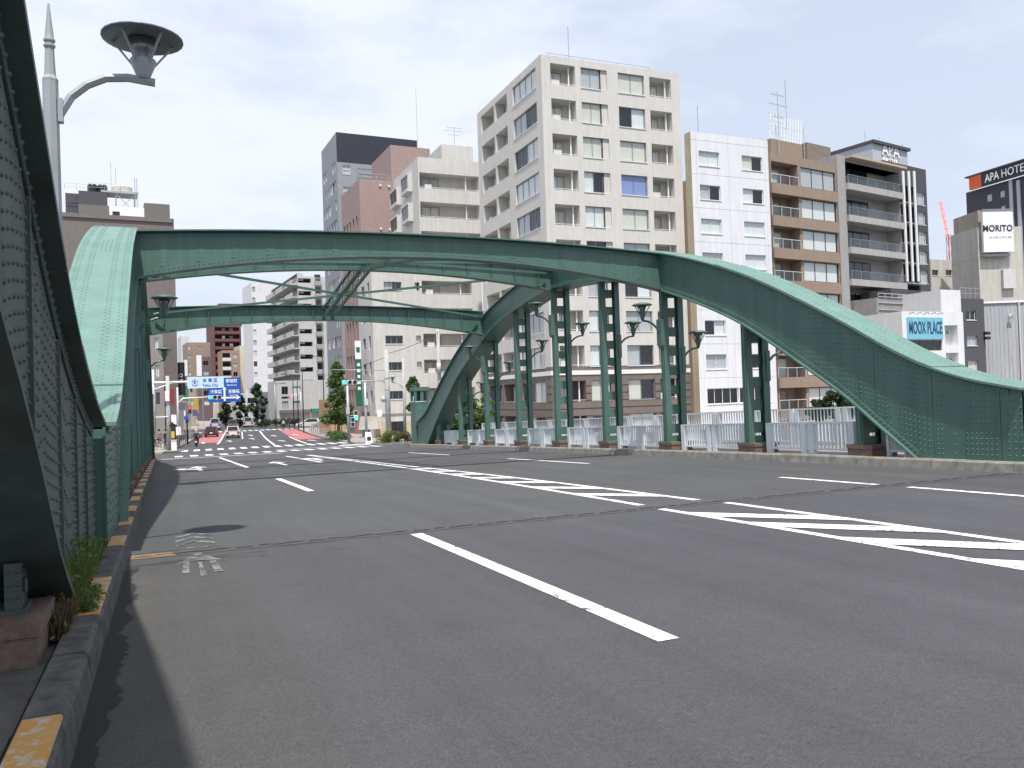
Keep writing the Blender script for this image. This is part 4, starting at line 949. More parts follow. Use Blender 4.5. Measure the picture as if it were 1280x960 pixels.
# the clutter of roof steps between the hotel and the white building
b = Bld('low_building', 'grey low roof with steel pipe racks and a charcoal hut behind the white sign building', mat('grey_block', (.30, .29, .28), .8, .1, 1.5, streak=.1))
v = b.volume((1096, 372), 62, (1182, 372), 10, depth=6); F = v['F']; b.finish()
def fn(mb): F.box(mb, 3.2, 8.6, .5, 4, v['z1']-.3, v['z1']+1.1); F.box(mb, 8.602, 11.0, .8, 4, v['z1']-.3, v['z1']+.55)
b.part('roof_hut', DKG, fn)
def fn(mb):
    for x in np.linspace(.4, 7.5, 7): mb.tube([F.pt(x, .1, v['z1']-1.6), F.pt(x, .1, v['z1']+.5)], .05, 5)
    for k in (-1.2, -.5, .1, .45): mb.tube([F.pt(.2, -.05, v['z1']+k), F.pt(7.6, -.05, v['z1']+k)], .05, 5)
b.part('pipe_rack', GALV, fn)
# ------------------------------------------------ 7 slim charcoal building
b = Bld('office_building', 'slim charcoal building with small white-silled windows beside the white sign building', mat('charcoal_tile', (.085, .085, .095), .75, .08, 2))
v = b.volume((1201, 373), 59.5, (1229.5, 374), 1, depth=9); F = v['F']
for (u0, v0, u1, v1) in ((1207.5, 387.5, 1220, 400), (1208.5, 419.5, 1222, 432), (1210, 451, 1223, 464)):
    s0, z1 = F.px(u0, v0); s1, z0 = F.px(u1, v1); b.win(F, s0, s1, z0, z1, 2, .12, frm=ALUW)
b.finish()
roofrail(b, F, .2, v['w']-.2, .2, v['z1'], 1.1, .7)
def fn(mb): F.box(mb, v['w']*.92, v['w']+.35, -.35, -.01, v['z1']-4.2, v['z1']-3.9); F.box(mb, v['w']*.92, v['w']+.35, -.35, -.01, v['z1']-3.7, v['z1']-3.4)
b.part('wall_duct', BLACKM, fn)
# ------------------------------------------------ 8 ribbed grey warehouse
RIB = mat('corrugated_grey', (.40, .41, .425), .6, .05, 1.5, streak=.1)
b = Bld('warehouse', 'pale grey ribbed metal warehouse with drainpipes at the edge of the white sign tower', RIB)
v = b.volume((1229.5, 378), 62, (1330, 360), -25, depth=10); F = v['F']; b.finish()
ribm = MB().box(0, .08, -.035, 0, 0, v['z1']-v['z0']-.1).mesh('wall_rib', RIB)
for x in np.arange(.3, v['w'], .42): link('wall_rib', ribm, b.e, F.pt(x, -.001, v['z0']), F.ang)
for x in (3.6,):
    def fn(mb): mb.tube([F.pt(x, -.14, v['z0']), F.pt(x, -.14, v['z1'])], .09, 8)
    b.part('drainpipe', ACW, fn)
def fn(mb): mb.tube([F.pt(2.6, -.3, v['z1']-1.6), F.pt(2.6, -.5, v['z1']-1.7)], [.2, .26], 8); F.box(mb, 2.55, 2.65, -.3, -.01, v['z1']-1.7, v['z1']-1.4)
b.part('wall_lamp', WHITEP, fn)
def fn(mb): F.box(mb, -.1, v['w'], -.15, -.004, v['z1']-.14, v['z1']+.08)
b.part('eave_trim', WHITEP, fn)
# ------------------------------------------------ 9 cream building with white roof sign
CRM = mat('cream_panel', (.52, .50, .445), .75, .07, 1.2, streak=.12)
b = Bld('office_building', 'cream stepped building with a large white lettered billboard on its roof', CRM)
v1_ = b.volume((1163, 324), 82, (1202, 326), 3, depth=8); Fa = v1_['F']
for (u0, v0, u1, v1) in ((1165, 337, 1173, 344.5), (1182, 337, 1190, 344.5)):
    s0, z1 = Fa.px(u0, v0); s1, z0 = Fa.px(u1, v1); b.win(Fa, s0, s1, z0, z1, 2, .12, cur='n')
v = b.volume((1221.5, 284), 74, (1278, 322), -19, lpx=(1188, 293), dz=0); F = v['F']
b.finish()
g = v['G']
for k in (4, 9, 14):
    def fn(mb, k=k): g.box(mb, .1, v['d']-.1, -.02, -.002, v['z1']-k, v['z1']-k+.06)
    b.part('wall_trim', mat('cream_trim', (.42, .40, .36), .8, .1, 2), fn)
s0, z1 = F.px(1222.5, 265); s1, z0 = F.px(1262, 316)
def fn(mb): F.box(mb, s0, s1, -.9, -.5, z0, z1)
bb = b.part('billboard', mat('billboard_white', (.80, .80, .81), .5, .02, 3), fn)
me = text_mesh('MORITO', 1.12, BLACKM, .02, 'billboard_lettering', sx=.92, bold=.015); link('billboard_lettering', me, b.e, F.pt((s0+s1)/2-.1, -.93, (z0*.44+z1*.56)), F.ang)
def fn(mb):
    x = s0+(s1-s0)*.2
    for w in (.3, .14, .34, .2, .3, .16, .4): F.box(mb, x, x+w, -.93, -.905, z0*.56+z1*.44-.55, z0*.56+z1*.44-.35); x += w+.17
p = b.part('billboard_small_print', mat('print_grey', (.45, .45, .45), .6, .05, 3), fn); p['kind'] = 'stuff'
def fn(mb): F.box(mb, s0-.1, s1+.1, -1.0, -.4, z1+.004, z1+.14); F.box(mb, s0+.1, s1-.4, -.7, -.3, z0-.5, z0-.2)
b.part('billboard_frame', ALU, fn)
def fn(mb):
    g.box(mb, .3, v['d']-.2, .3, 5, v['z1']-.3, v['z1']+2.2)
b.part('roof_screen', mat('tan_screen', (.36, .32, .26), .8, .12, 2, streak=.12), fn)
def fn(mb): F.box(mb, s1-1.3, s1+.3, -.5, -.02, z0-4.6, z0-2.2)
b.part('roof_unit', ACW, fn)
# ------------------------------------------------ 10 dark hotel with red and black roof sign
DK2 = mat('hotel_charcoal', (.055, .053, .065), .65, .08, 1.5); SRED = mat('sign_red', (.72, .11, .03), .5, .04, 3); SBLK = mat('sign_black', (.02, .02, .022), .4, .05, 3)
b = Bld('hotel_building', 'tall dark hotel with a black and red rooftop sign in white lettering', DK2)
v = b.volume((1207.5, 241), 112, (1340, 195), -94.6, depth=16); F = v['F']
for (u0, v0, u1, v1) in ((1233, 244, 1240, 251), (1249.5, 239.5, 1256, 246), (1233, 263, 1240, 270), (1250.5, 258, 1257, 264.5), (1279, 231, 1287, 238)):
    s0, z1 = F.px(u0, v0); s1, z0 = F.px(u1, v1); b.win(F, s0, s1, z0, z1, 1, .1, frm=ALU, glass=GLASS, cur=1, sill=False)
b.finish()
for u in (1262, 1271.5):
    s0, zt = F.px(u, 226); s1 = F.px(u+4, 226)[0]
    def fn(mb): F.box(mb, s0, s1, -.25, -.004, v['z0'], zt)
    b.part('pale_fin', SGN, fn)
S2 = Frame(F.P0 - F.i*.5, F.ang); s0, zt = S2.px(1212.5, 222); zb_ = S2.px(1212.5, 238)[1]; s1 = S2.px(1228, 230)[0]; s2 = S2.px(1345, 200)[0]
def fn(mb): S2.box(mb, s0, s1, -.3, .2, zb_, zt)
b.part('sign_red_panel', SRED, fn)
def fn(mb): S2.box(mb, s1+.01, s2, -.3, .2, zb_, zt)
b.part('sign_black_panel', SBLK, fn)
def fn(mb): S2.box(mb, s0-.8, s2, -.5, .6, zt+.004, zt+.25)
b.part('sign_cap', DKG, fn)
hh = zt-zb_; sA = S2.px(1233, 225)[0]; sH = S2.px(1253.2, 222)[0]
me = text_mesh('APA', hh*.86, LETW, .03, 'sign_lettering', 'LEFT', sx=.78, bold=.03); link('sign_lettering', me, b.e, S2.pt(sA, -.36, (zt+zb_)/2-.05), S2.ang)
me = text_mesh('HOTEL', hh*.86, LETW, .03, 'sign_lettering', 'LEFT', sx=.85, bold=.0); link('sign_lettering', me, b.e, S2.pt(sH, -.36, (zt+zb_)/2-.05), S2.ang)
# ------------------------------------------------ 11 construction crane far off
e = tag(empty('tower_crane', at_y(1190, 320, 150)[:2].tolist()+[-3]), 'red and white lattice crane jib far behind the cream building', 'crane')
CRR = mat('crane_red_hazed', (.55, .20, .20), .5, .1, 3)  # red paled so the colour itself carries the distance haze
def lat(p, q, w, name):
    p, q = np.array(p), np.array(q); b = MB(); n = 12
    for dx in (-w, w):
        for dy in (-w, w): b.bar(p+[dx, dy, 0], q+[dx, dy, 0], .12, .12)
    for i in range(n):
        a, c = p+(q-p)*i/n, p+(q-p)*(i+1)/n; s = 1 if i % 2 else -1; b.bar(a+[s*w, -w, 0], c+[-s*w, -w, 0], .08, .08); b.bar(a+[s*w, w, 0], c+[-s*w, w, 0], .08, .08)
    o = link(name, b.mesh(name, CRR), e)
A = at_y(1187.5, 318, 150); B_ = at_y(1185.5, 293, 150); lat([A[0], A[1], -3], B_, .4, 'crane_mast')
J0, J1 = at_y(1186, 300, 150), at_y(1175.5, 252, 158); lat(J0, J1, .3, 'crane_jib')
# ------------------------------------------------ 12 cream corner building
CRC = mat('cream_corner_tile', (.56, .545, .515), .75, .05, 1.5, streak=.08); TAN = mat('tan_base', (.52, .44, .31), .8, .06, 2)
b = Bld('apartment_building', 'cream tiled corner building with long balconies, boxed bay windows and a shop at street level', CRC)
v = b.volume((522, 196), 83, (602, 202), 0, lpx=(492, 226), zb=15.3); F, G = v['F'], v['G']
tz = rows_px(F, 560, [218, 254]); fh = tz[0]-tz[1]; s0 = F.px(524.5, 230)[0]
for i in range(3): b.balc(F, s0, v['w']+.0-.4, tz[0]-i*fh-1.62, tz[0]-i*fh, 1.4, door=.3)
for (u, vv) in ((511, 225), (497, 242.5), (512, 261), (497.5, 276)):
    a, z = G.px(u-4.5, vv); a1 = G.px(u+4.0, vv)[0]
    def fn(mb): G.box(mb, a, a1, -.55, -.004, z-1.9, z-1.55); G.box(mb, a, a1, -.55, -.004, z-.12, z+.05); G.box(mb, a, a+.06, -.5, -.004, z-1.548, z-.122); G.box(mb, a1-.06, a1, -.5, -.004, z-1.548, z-.122)
    b.part('bay_window', CRC, fn); window(b.e, G, a+.06, z-1.548, a1-a-.12, 1.42, -.46, 2, ALU, GLASSD, 'n')
v2 = b.volume((464, 336), 82.8, (602, 350), 0, lpx=(447, 352)); F2, G2 = v2['F'], v2['G']; F2.trim.append((-50, F2.px(500, 517)[1], b.mi(TAN)))
tr_ = rows_px(F2, 540, [351, 385, 417, 449.5, 485]); h5 = rows_px(F2, 540, [433.5])[0]; hh = tr_[2]-h5
for i, zt in enumerate(tr_):
    c = cols_px(F2, 430, [482, 504, 520.5, 526.5, 529.5, 556, 560, 592]); b.win(F2, c[0], c[1], zt-1.05, zt-.2, 3, .15, cur='n' if i > 1 else None); b.win(F2, c[2], c[3], zt-1.05, zt-.2, 1, .15, sill=False)
    b.balc(F2, c[4], c[7], zt-hh, zt, 1.5, door=.35)
sa, z1 = F2.px(489, 527); sb, z0 = F2.px(507, 543); b.win(F2, sa, sb, z0, z1, 3, .2, frm=BLACKM, cur='n', sill=False)
c0, zt = G2.px(452, 515); c1 = G2.px(462, 515)[0]; b.open(G2, c0, c1, -2.2, zt, 1.5, 1)
for i, zt in enumerate(tr_): a = G2.px(453.5, 430)[0]; a1 = G2.px(457.5, 430)[0]; b.win(G2, a, a1, zt-1.3, zt-.2, 1, .12, cur='n', sill=False); a = G2.px(461, 430)[0]; b.win(G2, a, a+.9, zt-1.5, zt-.1, 1, .12, cur='n', sill=False)
b.finish()
zl = F2.px(500, 517)[1]
def fn(mb): F2.box(mb, .0, v2['w'], -.08, -.004, zl-.1, zl+.05)
b.part('ledge', mat('ledge_brown', (.3, .25, .2), .8, .1, 2), fn)
def fn(mb): F.box(mb, 3.5, v['w'], 2.5, 9, v['z1']-.4, v['z1']+2.4)
b.part('stair_head', CRC, fn); antenna(b, F, 5.2, 3, v['z1']+2.2, 2.4, True)
# awning over the shop entrance
def fn(mb):
    a0, z = F2.px(449, 512); mb.hexa([F2.pt(-1.9, -.6, z-2.0), F2.pt(.3, -1.2, z-2.0), F2.pt(.3, -.1, z-2.0), F2.pt(-1.9, -.1, z-2.0), F2.pt(-1.6, -.15, z-.7), F2.pt(.3, -.3, z-.7), F2.pt(.3, -.1, z-.7), F2.pt(-1.6, -.1, z-.7)])
b.part('entrance_awning', mat('grey_awning', (.32, .30, .26), .8, .1, 3), fn)
# green and white banner sign on the corner
e = tag(empty('banner_sign', G2.pt(v2['d']-.5, -.6, -2.5)), 'tall green and white vertical banner sign fixed to the cream corner building', 'sign')
a0, zt = G2.px(443.5, 426, -.6); BG = mat('banner_green', (.012, .12, .075), .5, .05, 3); P = at_y(444, 426, 86)
zlist = [P[2], at_y(444, 449, 86)[2], at_y(449, 508, 86)[2]]
def vbox(x0, x1, y0, y1, z0, z1, m, name, par): b_ = MB(); b_.box(x0, x1, y0, y1, z0, z1); return link(name, b_.mesh(name, m), par)
vbox(P[0]-.05, P[0]+.55, 85.9, 86.1, zlist[1]+.005, zlist[0], WHITEP, 'banner_top', e); vbox(P[0]-.05, P[0]+.55, 85.9, 86.1, zlist[2], zlist[1], BG, 'banner_panel', e)
vbox(P[0]+.05, P[0]+.42, 85.86, 85.89, zlist[1]+.75, zlist[1]+1.25, BG, 'banner_emblem', e)
for k, w in enumerate((.3, .36, .28, .36, .3)): vbox(P[0]+.25-w/2, P[0]+.25+w/2, 85.86, 85.89, zlist[1]-.75-k*.62, zlist[1]-.42-k*.62, WHITEP, 'banner_character', e)
vbox(P[0]+.5, P[0]+1.2, 85.98, 86.02, zlist[2]+.6, zlist[2]+.66, GALV, 'banner_bracket', e); vbox(P[0]+.5, P[0]+1.2, 85.98, 86.02, zlist[0]-.6, zlist[0]-.54, GALV, 'banner_bracket', e)
# ------------------------------------------------ 13 mauve brick building
MAU = mat('mauve_brick', (.335, .245, .225), .8, .08, 2.5, streak=.05)
b = Bld('office_building', 'mauve brick building with tall slit windows behind the cream corner building', MAU)
v = b.volume((449, 223), 98, (545, 226), 2, lpx=(427, 266)); F, G = v['F'], v['G']
for u in (430.5, 433.8, 437.5, 441.8, 446):
    a = G.px(u-1.0, 280)[0]; a1 = G.px(u+.9, 280)[0]
    zt = v['z1']-4.2
    for k in range(7):
        if zt-3.2 > -1: b.win(G, a, a1, zt-3.0, zt, 1, .2, frm=BLACKM, glass=GLASSD, cur='n', sill=False)
        zt -= 4.2
v2 = b.volume((488, 181), 102, (537, 183), 2, depth=9, zb=v['z1']-.6); b.finish()
antenna(b, v2['F'], 4.3, 2, v2['z1'], 8.5); roofrail(b, F, .6, 3.8, .3, v['z1'], .8)
for (u, vv) in ((475, 232), (486, 233), (476, 286), (487, 287)):
    s_, z_ = F.px(u, vv)
    def fn(mb): mb.tube([F.pt(s_, -.02, z_), F.pt(s_, -.16, z_)], .13, 8)
    b.part('wall_vent', WHITEP, fn)
# ------------------------------------------------ 14 tall grey building with dark top band
GRT = mat('blue_grey_panel', (.27, .285, .305), .7, .06, 1.5, streak=.08); DKB = mat('dark_navy_band', (.028, .03, .045), .55, .08, 2)
b = Bld('office_building', 'tall blue-grey building with a dark top band and mottled street face', GRT)
v = b.volume((420, 165), 122, (521, 171), 2, lpx=(402.5, 217)); F, G = v['F'], v['G']
zband = F.px(420, 192)[1]; F.trim.append((zband, 100, b.mi(DKB)))
for (u0, v0, u1, v1) in ((428, 206, 438.3, 218), (429, 233, 439, 245.2)):
    s0, z1 = F.px(u0, v0); s1, z0 = F.px(u1, v1); b.win(F, s0, s1, z0, z1, 2, .1, frm=ALUW, cur=1, tr=.5)
s0, z1 = F.px(467, 206.5); s1, z0 = F.px(482, 222); b.open(F, s0, s1, z0, z1, 1.5, 1)
for i in range(15):
    for j in range(6):
        if random.random() < .62:
            a = v['d']*(.08+.15*j); z = v['z1']-4-2.9*i
            if z > 0: b.win(G, a, a+random.choice([.6, 1.0, 1.6]), z-1.6, z, 1, .1, frm=ALUW, cur=random.choice([0, 1, 'n']), sill=False)
b.finish()
def fn(mb):
    F.box(mb, s0-2.6, s0-.2, -.6, -.5, z0+.0, z0+.06); F.box(mb, s0-2.6, s0-.2, -.6, -.5, z0+.8, z0+.86)
b.part('rail', BLACKM, fn)
# tan low wall building
b = Bld('low_building', 'plain tan rendered low building between the street tree and the mauve brick building', mat('tan_wall', (.46, .31, .18), .8, .07, 2, streak=.05))
v = b.volume((413, 499), 104, (430.5, 497), 2, depth=7); b.finish()
# ------------------------------------------------ 15 street block with stacked balconies
LGW = mat('pale_grey_render', (.50, .495, .48), .75, .06, 1.5, streak=.1)
b = Bld('apartment_building', 'pale grey apartment block with stacked projecting balconies along the street', LGW)
v = b.volume((372, 345), 178, (406, 340), 4, lpx=(339, 381)); F, G = v['F'], v['G']
fh = (F.px(385, 348)[1]-F.px(389, 443)[1])/6.0
for i in range(13):
    zt = F.px(385, 348)[1]-fh*i
    if zt < 2: break
    s0, s1 = F.px(374, 400)[0], F.px(390, 400)[0]; b.open(F, s0, s1, zt-.95, zt, 1.2, 1)
    s0, s1 = F.px(395, 400)[0], F.px(402, 400)[0]; b.win(F, s0, s1, zt-.5, zt+.9, 2, .1, frm=BLACKM, cur='n', sill=False)
    def fn(mb, zt=zt): F.box(mb, s0-.1, s1+.1, -.7, -.005, zt-1.5, zt-.55)
    b.part('balcony_box', mat('bay_grey', (.33, .32, .31), .8, .1, 2), fn)
    z = zt+.6
    b.open(G, .6, v['d']-.6, z-1.0, z+.55, 1.3, 0)
    def fn(mb, z=z): G.box(mb, .3, v['d']-.2, -1.3, -.005, z-2.05, z-1.85); G.box(mb, .3, v['d']*.3, -1.3, -1.15, z-1.848, z-.95); G.box(mb, v['d']*.42, v['d']*.66, -1.3, -1.15, z-1.848, z-.95); G.box(mb, v['d']*.76, v['d']-.2, -1.3, -1.15, z-1.848, z-.95)
    b.part('balcony', LGW, fn)
    def fn(mb, z=z): G.box(mb, v['d']*.3+.02, v['d']*.42-.02, -1.26, -1.2, z-1.848, z-.95); G.box(mb, v['d']*.66+.02, v['d']*.76-.02, -1.26, -1.2, z-1.848, z-.95)
    b.part('balcony_screen', mat('screen_grey', (.22, .23, .23), .6, .1, 2), fn)
b.finish()
# ------------------------------------------------ plain street blocks farther off
def block(label, col, tl, Y, tr, phi, lpx=None, rpx=None, depth=None, rows=(), cols=(), wh=1.4, face='F', streak=.08, balc=None, cat='building', name='apartment_building', scols=()):
    b = Bld(name, label, mat('wall_'+label[:40].replace(' ', '_'), col, .78, .07, 1.5, streak=streak), cat)
    v = b.volume(tl, Y, tr, phi, depth=depth, lpx=lpx, rpx=rpx); F = v['F']
    z = v['z1']-1.2; k = 0
    while z-2.6 > -1:
        for a, w in cols: b.win(F, v['w']*a, v['w']*(a+w), z-wh, z, 2, .12, cur=random.choice(['n', 0, 1]), sill=False)
        if balc:
            a, e_, m = balc; b.open(F, v['w']*a+.1, v['w']*e_-.1, z-1.3, z+.35, 1.2, 1)
            def fn(mb, z=z): F.box(mb, v['w']*a, v['w']*e_, -1.1, -.005, z-2.3, z-1.25)
            b.part('balcony', m, fn)
        for (fr, aa, w) in scols:
            FF = v[fr]; b.win(FF, v['d']*aa, v['d']*(aa+w), z-wh, z, 2, .12, cur='n', sill=False)
        z -= 2.95; k += 1
    b.finish(); return b, v
RBR = mat('redbrown_balcony', (.16, .06, .06), .75, .1, 2)
block('slab-shaped white building with a blank street wall and small side balconies', (.62, .62, .63), (314, 353), 238, (347, 352), 5, depth=14, cols=[(.02, .12)], streak=.05)
block('cream building with small square windows beyond the junction', (.56, .51, .40), (299.5, 432), 292, (320, 432), 5, depth=12, cols=[(.58, .2)], wh=1.3)
block('pale building with striped balconies and brown side beyond the junction', (.30, .22, .165), (277.5, 438), 285, (299, 431.5), 5, depth=10, cols=[(.62, .25)], balc=(0, .48, mat('pale_balcony', (.55, .56, .57), .7, .06, 2)))
b, v = block('dark red-brown apartment tower with curved stacked balconies', (.15, .075, .07), (264, 406), 335, (301, 405), 5, depth=14, cols=[(.35, .1), (.6, .12)], balc=(.1, .95, RBR))
F = v['F']
def fn(mb): F.box(mb, 4.5, 11.5, 1, 8, v['z1']-.3, v['z1']+6.0); F.box(mb, 3.0, 12.0, -.5, 9, v['z1']+6.002, v['z1']+8.2)
b.part('penthouse', RBR, fn)
block('brown tiled apartment block seen under the last cross strut', (.26, .205, .165), (234, 428), 300, (262.5, 427.5), 5, depth=14, cols=[(.03, .1), (.5, .08)], wh=1.2)
block('small purple-brown building with a white edge strip', (.13, .095, .10), (251, 446), 262, (264.5, 446), 5, depth=10, cols=[(.2, .5)])
block('pale hazy tower far down the street', (.55, .55, .55), (226, 420), 420, (236, 420), 5, depth=14)
block('cream low-rise closing the far end of the street', (.50, .46, .38), (262, 478), 330, (300, 478), 5, depth=10, cols=[(.1, .12), (.4, .12), (.7, .12)])
block('white building with glazed front behind the far trees', (.56, .56, .55), (296, 492), 225, (330, 492), 5, depth=10, cols=[(.05, .25), (.38, .25), (.7, .25)])
block('grey-blue low block at the foot of the white slab', (.20, .22, .26), (327, 490), 205, (343, 490), 5, depth=8)
b, v = block('pale building with dark shop awning below the stacked balconies', (.48, .47, .455), (345, 476), 172, (410, 470), 4, depth=9, cols=[(.1, .12), (.3, .16)], wh=1.6)
F = v['F']
def fn(mb): F.box(mb, .5, v['w']*.62, -1.2, -.01, -.1, .5)
b.part('shop_awning', mat('awning_taupe', (.16, .14, .13), .8, .1, 2), fn)
def fn(mb): F.box(mb, v['w']*.64, v['w']-.5, -1.3, -.01, -.1, .6)
b.part('shop_awning', mat('awning_green', (.02, .22, .17), .7, .1, 2), fn)
# ------------------------------------------------ 18 mauve and dark building with rooftop tank, behind the shaded arch
MV2 = mat('mauve_render', (.175, .15, .145), .8, .07, 1.5, streak=.05); PINK = mat('pinkish_base', (.27, .205, .21), .8, .06, 2); TAU = mat('taupe_panel', (.155, .145, .135), .75, .06, 2); DGP = mat('dark_roof_panel', (.075, .075, .085), .7, .08, 2)
b = Bld('apartment_building', 'mauve apartment building with dark rooftop plant and a water tank behind the green arch', MV2)
v = b.volume((78, 282), 118, (212, 282), 3, rpx=(217.5, 285)); F = v['F']; zt = v['z1']; F.trim.append((-50, F.px(100, 318)[1], b.mi(PINK)))
R_ = v['R']
for k in range(9):
    z = zt-3.4-2.95*k
    s0 = F.px(183.5, 350)[0]; b.win(F, s0, s0+1.0, z-1.4, z, 1, .12, frm=BLACKM, cur='n', sill=False); s0 = F.px(203, 350)[0]; b.open(F, s0, v['w']-.4, z-1.9, z+.3, 1.2, 1)
    def fn(mb, z=z): F.box(mb, s0, v['w']+.1, -.5, -.004, z-2.35, z-1.85)
    b.part('balcony', TAU, fn)
v2 = b.volume((98, 255), 119.5, (137, 255.5), 3, depth=8, zb=zt-.6, wall=TAU); v3 = b.volume((136.5, 257), 118.8, (181, 257.5), 3, depth=6, zb=zt-.6, wall=WHITEP); v4 = b.volume((180, 253.5), 119, (212, 254), 3, depth=9, zb=zt-.6, wall=TAU)
s0, z1 = v3['F'].px(140.5, 264); s1, z0 = v3['F'].px(150, 276); b.win(v3['F'], s0, s1, z0, z1, 1, .12, frm=BLACKM, cur='n')
s0, z1 = v4['F'].px(182, 273.5); s1, z0 = v4['F'].px(206, 282); b.open(v4['F'], s0, s1, z0-.2, z1, 1.2, 1)
s0, z1 = v2['F'].px(117, 274.5); s1, z0 = v2['F'].px(128, 283); b.win(v2['F'], s0, s1, z0, z1, 2, .12, frm=ALUW, cur='n')
v5 = b.volume((98, 238), 121.5, (134, 237.5), 3, depth=6, zb=zt, wall=DGP); v6 = b.volume((81.5, 241), 122.5, (99, 240.5), 3, depth=6, zb=zt-.5, wall=DGP)
b.finish()
F5 = v5['F']
for u in (115.5, 128):
    s_, z_ = F5.px(u, 238)
    def fn(mb): mb.lathe([(0, 0), (.62, 0), (.62, 1.0), (.5, 1.2), (0, 1.25)], F5.pt(s_, 1.2, v5['z1']), 14)
    b.part('roof_tank_black', BLACKM, fn)
s_, z_ = F5.px(153, 232)
def fn(mb): mb.lathe([(0, 0), (1.25, 0), (1.25, .75), (1.1, .9), (0, .95)], F5.pt(s_, 1.5, z_-.9+.2), 20)
b.part('water_tank', mat('tank_cream', (.58, .53, .46), .6, .06, 2), fn)
def fn(mb):
    z = z_-.75; F5.box(mb, s_-2.6, s_+1.9, .1, 3.2, z-.25, z)
    for x in (-2.3, -.8, 1.5):
        for d in (.3, 2.8): mb.tube([F5.pt(s_+x, d, v5['z1']-5.5), F5.pt(s_+x, d, z-.25)], .08, 6)
    mb.bar(F5.pt(s_-.8, .3, v5['z1']-2.5), F5.pt(s_+1.5, .3, z-.3), .08, .08); mb.bar(F5.pt(s_+1.5, .3, v5['z1']-2.5), F5.pt(s_-.8, .3, z-.3), .08, .08)
    for x in (1.5, 1.75): mb.tube([F5.pt(s_+x, -.3, zt-.5), F5.pt(s_+x, -.3, z_+1.1)], .05, 5)
b.part('tank_stand', GALV, fn); roofrail(b, F5, -1.6, 1.2, .1, v5['z1'], .9); roofrail(b, F5, 1.2, 5, .1, v5['z1'], 1.2)
antenna(b, F5, F5.px(139, 230)[0], 2, v5['z1'], 4.6); antenna(b, F5, F5.px(145, 230)[0], 2, v5['z1'], 4.0)
def fn(mb): F.box(mb, .2, 1.6, -.6, -.01, zt-1.6, zt-.4)
b.part('ac_unit', ACW, fn)
# nearer narrow building on the left corner
b, v = block('grey-beige narrow building on the street corner past the shaded arch', (.25, .235, .22), (150, 408), 97, (203, 404), 3, depth=16, cols=[(.55, .1), (.8, .1)], wh=1.3)
b, v = block('dark brown shop house next along the shaded side of the street', (.10, .085, .085), (196, 446), 118, (213.5, 446), 3, depth=12, cols=[(.6, .3)])
b, v = block('grey shop building with many hanging signs along the shaded pavement', (.22, .215, .21), (203, 470), 150, (228, 470), 4, depth=30, cols=[(.5, .12), (.75, .12)])
b, v = block('beige shop building farther along the shaded pavement', (.34, .30, .25), (222, 476), 195, (244, 476), 4, depth=40, cols=[(.4, .14), (.7, .14)])
# ================================================================== TREES AND PLANTS
def leafmat(name, col, var=.3):
    m = bpy.data.materials.new(name); m.use_nodes = True; t = m.node_tree; b = t.nodes['Principled BSDF']; b.inputs['Roughness'].default_value = .55
    oi = t.nodes.new('ShaderNodeNewGeometry'); n = t.nodes.new('ShaderNodeTexNoise'); n.inputs['Scale'].default_value = 2.5; n.inputs['Detail'].default_value = 4
    t.links.new(oi.outputs['Position'], n.inputs['Vector']); r = t.nodes.new('ShaderNodeMapRange'); r.inputs[1].default_value = .3; r.inputs[2].default_value = .7; r.inputs[3].default_value = 1-var; r.inputs[4].default_value = 1+var
    t.links.new(n.outputs[0], r.inputs[0]); v = t.nodes.new('ShaderNodeVectorMath'); v.operation = 'SCALE'; v.inputs[0].default_value = col; t.links.new(r.outputs[0], v.inputs['Scale'])
    t.links.new(v.outputs[0], b.inputs['Base Color']); tr = t.nodes.new('ShaderNodeBsdfTranslucent'); t.links.new(v.outputs[0], tr.inputs[0]); ms = t.nodes.new('ShaderNodeMixShader'); ms.inputs[0].default_value = .3
    o = t.nodes['Material Output']; t.links.new(b.outputs[0], ms.inputs[1]); t.links.new(tr.outputs[0], ms.inputs[2]); t.links.new(ms.outputs[0], o.inputs[0]); return m
LEAF = leafmat('leaf_green', (.060, .115, .028)); LEAFL = leafmat('leaf_fresh', (.085, .155, .04)); LEAFD = leafmat('leaf_dark', (.028, .062, .022)); LEAFY = leafmat('leaf_yellow_green', (.13, .17, .035)); GRASSM = leafmat('weed_green', (.13, .20, .05)); DRYM = leafmat('dry_weed', (.16, .12, .06))
BARK = mat('bark', (.09, .075, .06), .9, .25, 8, .4, 40)
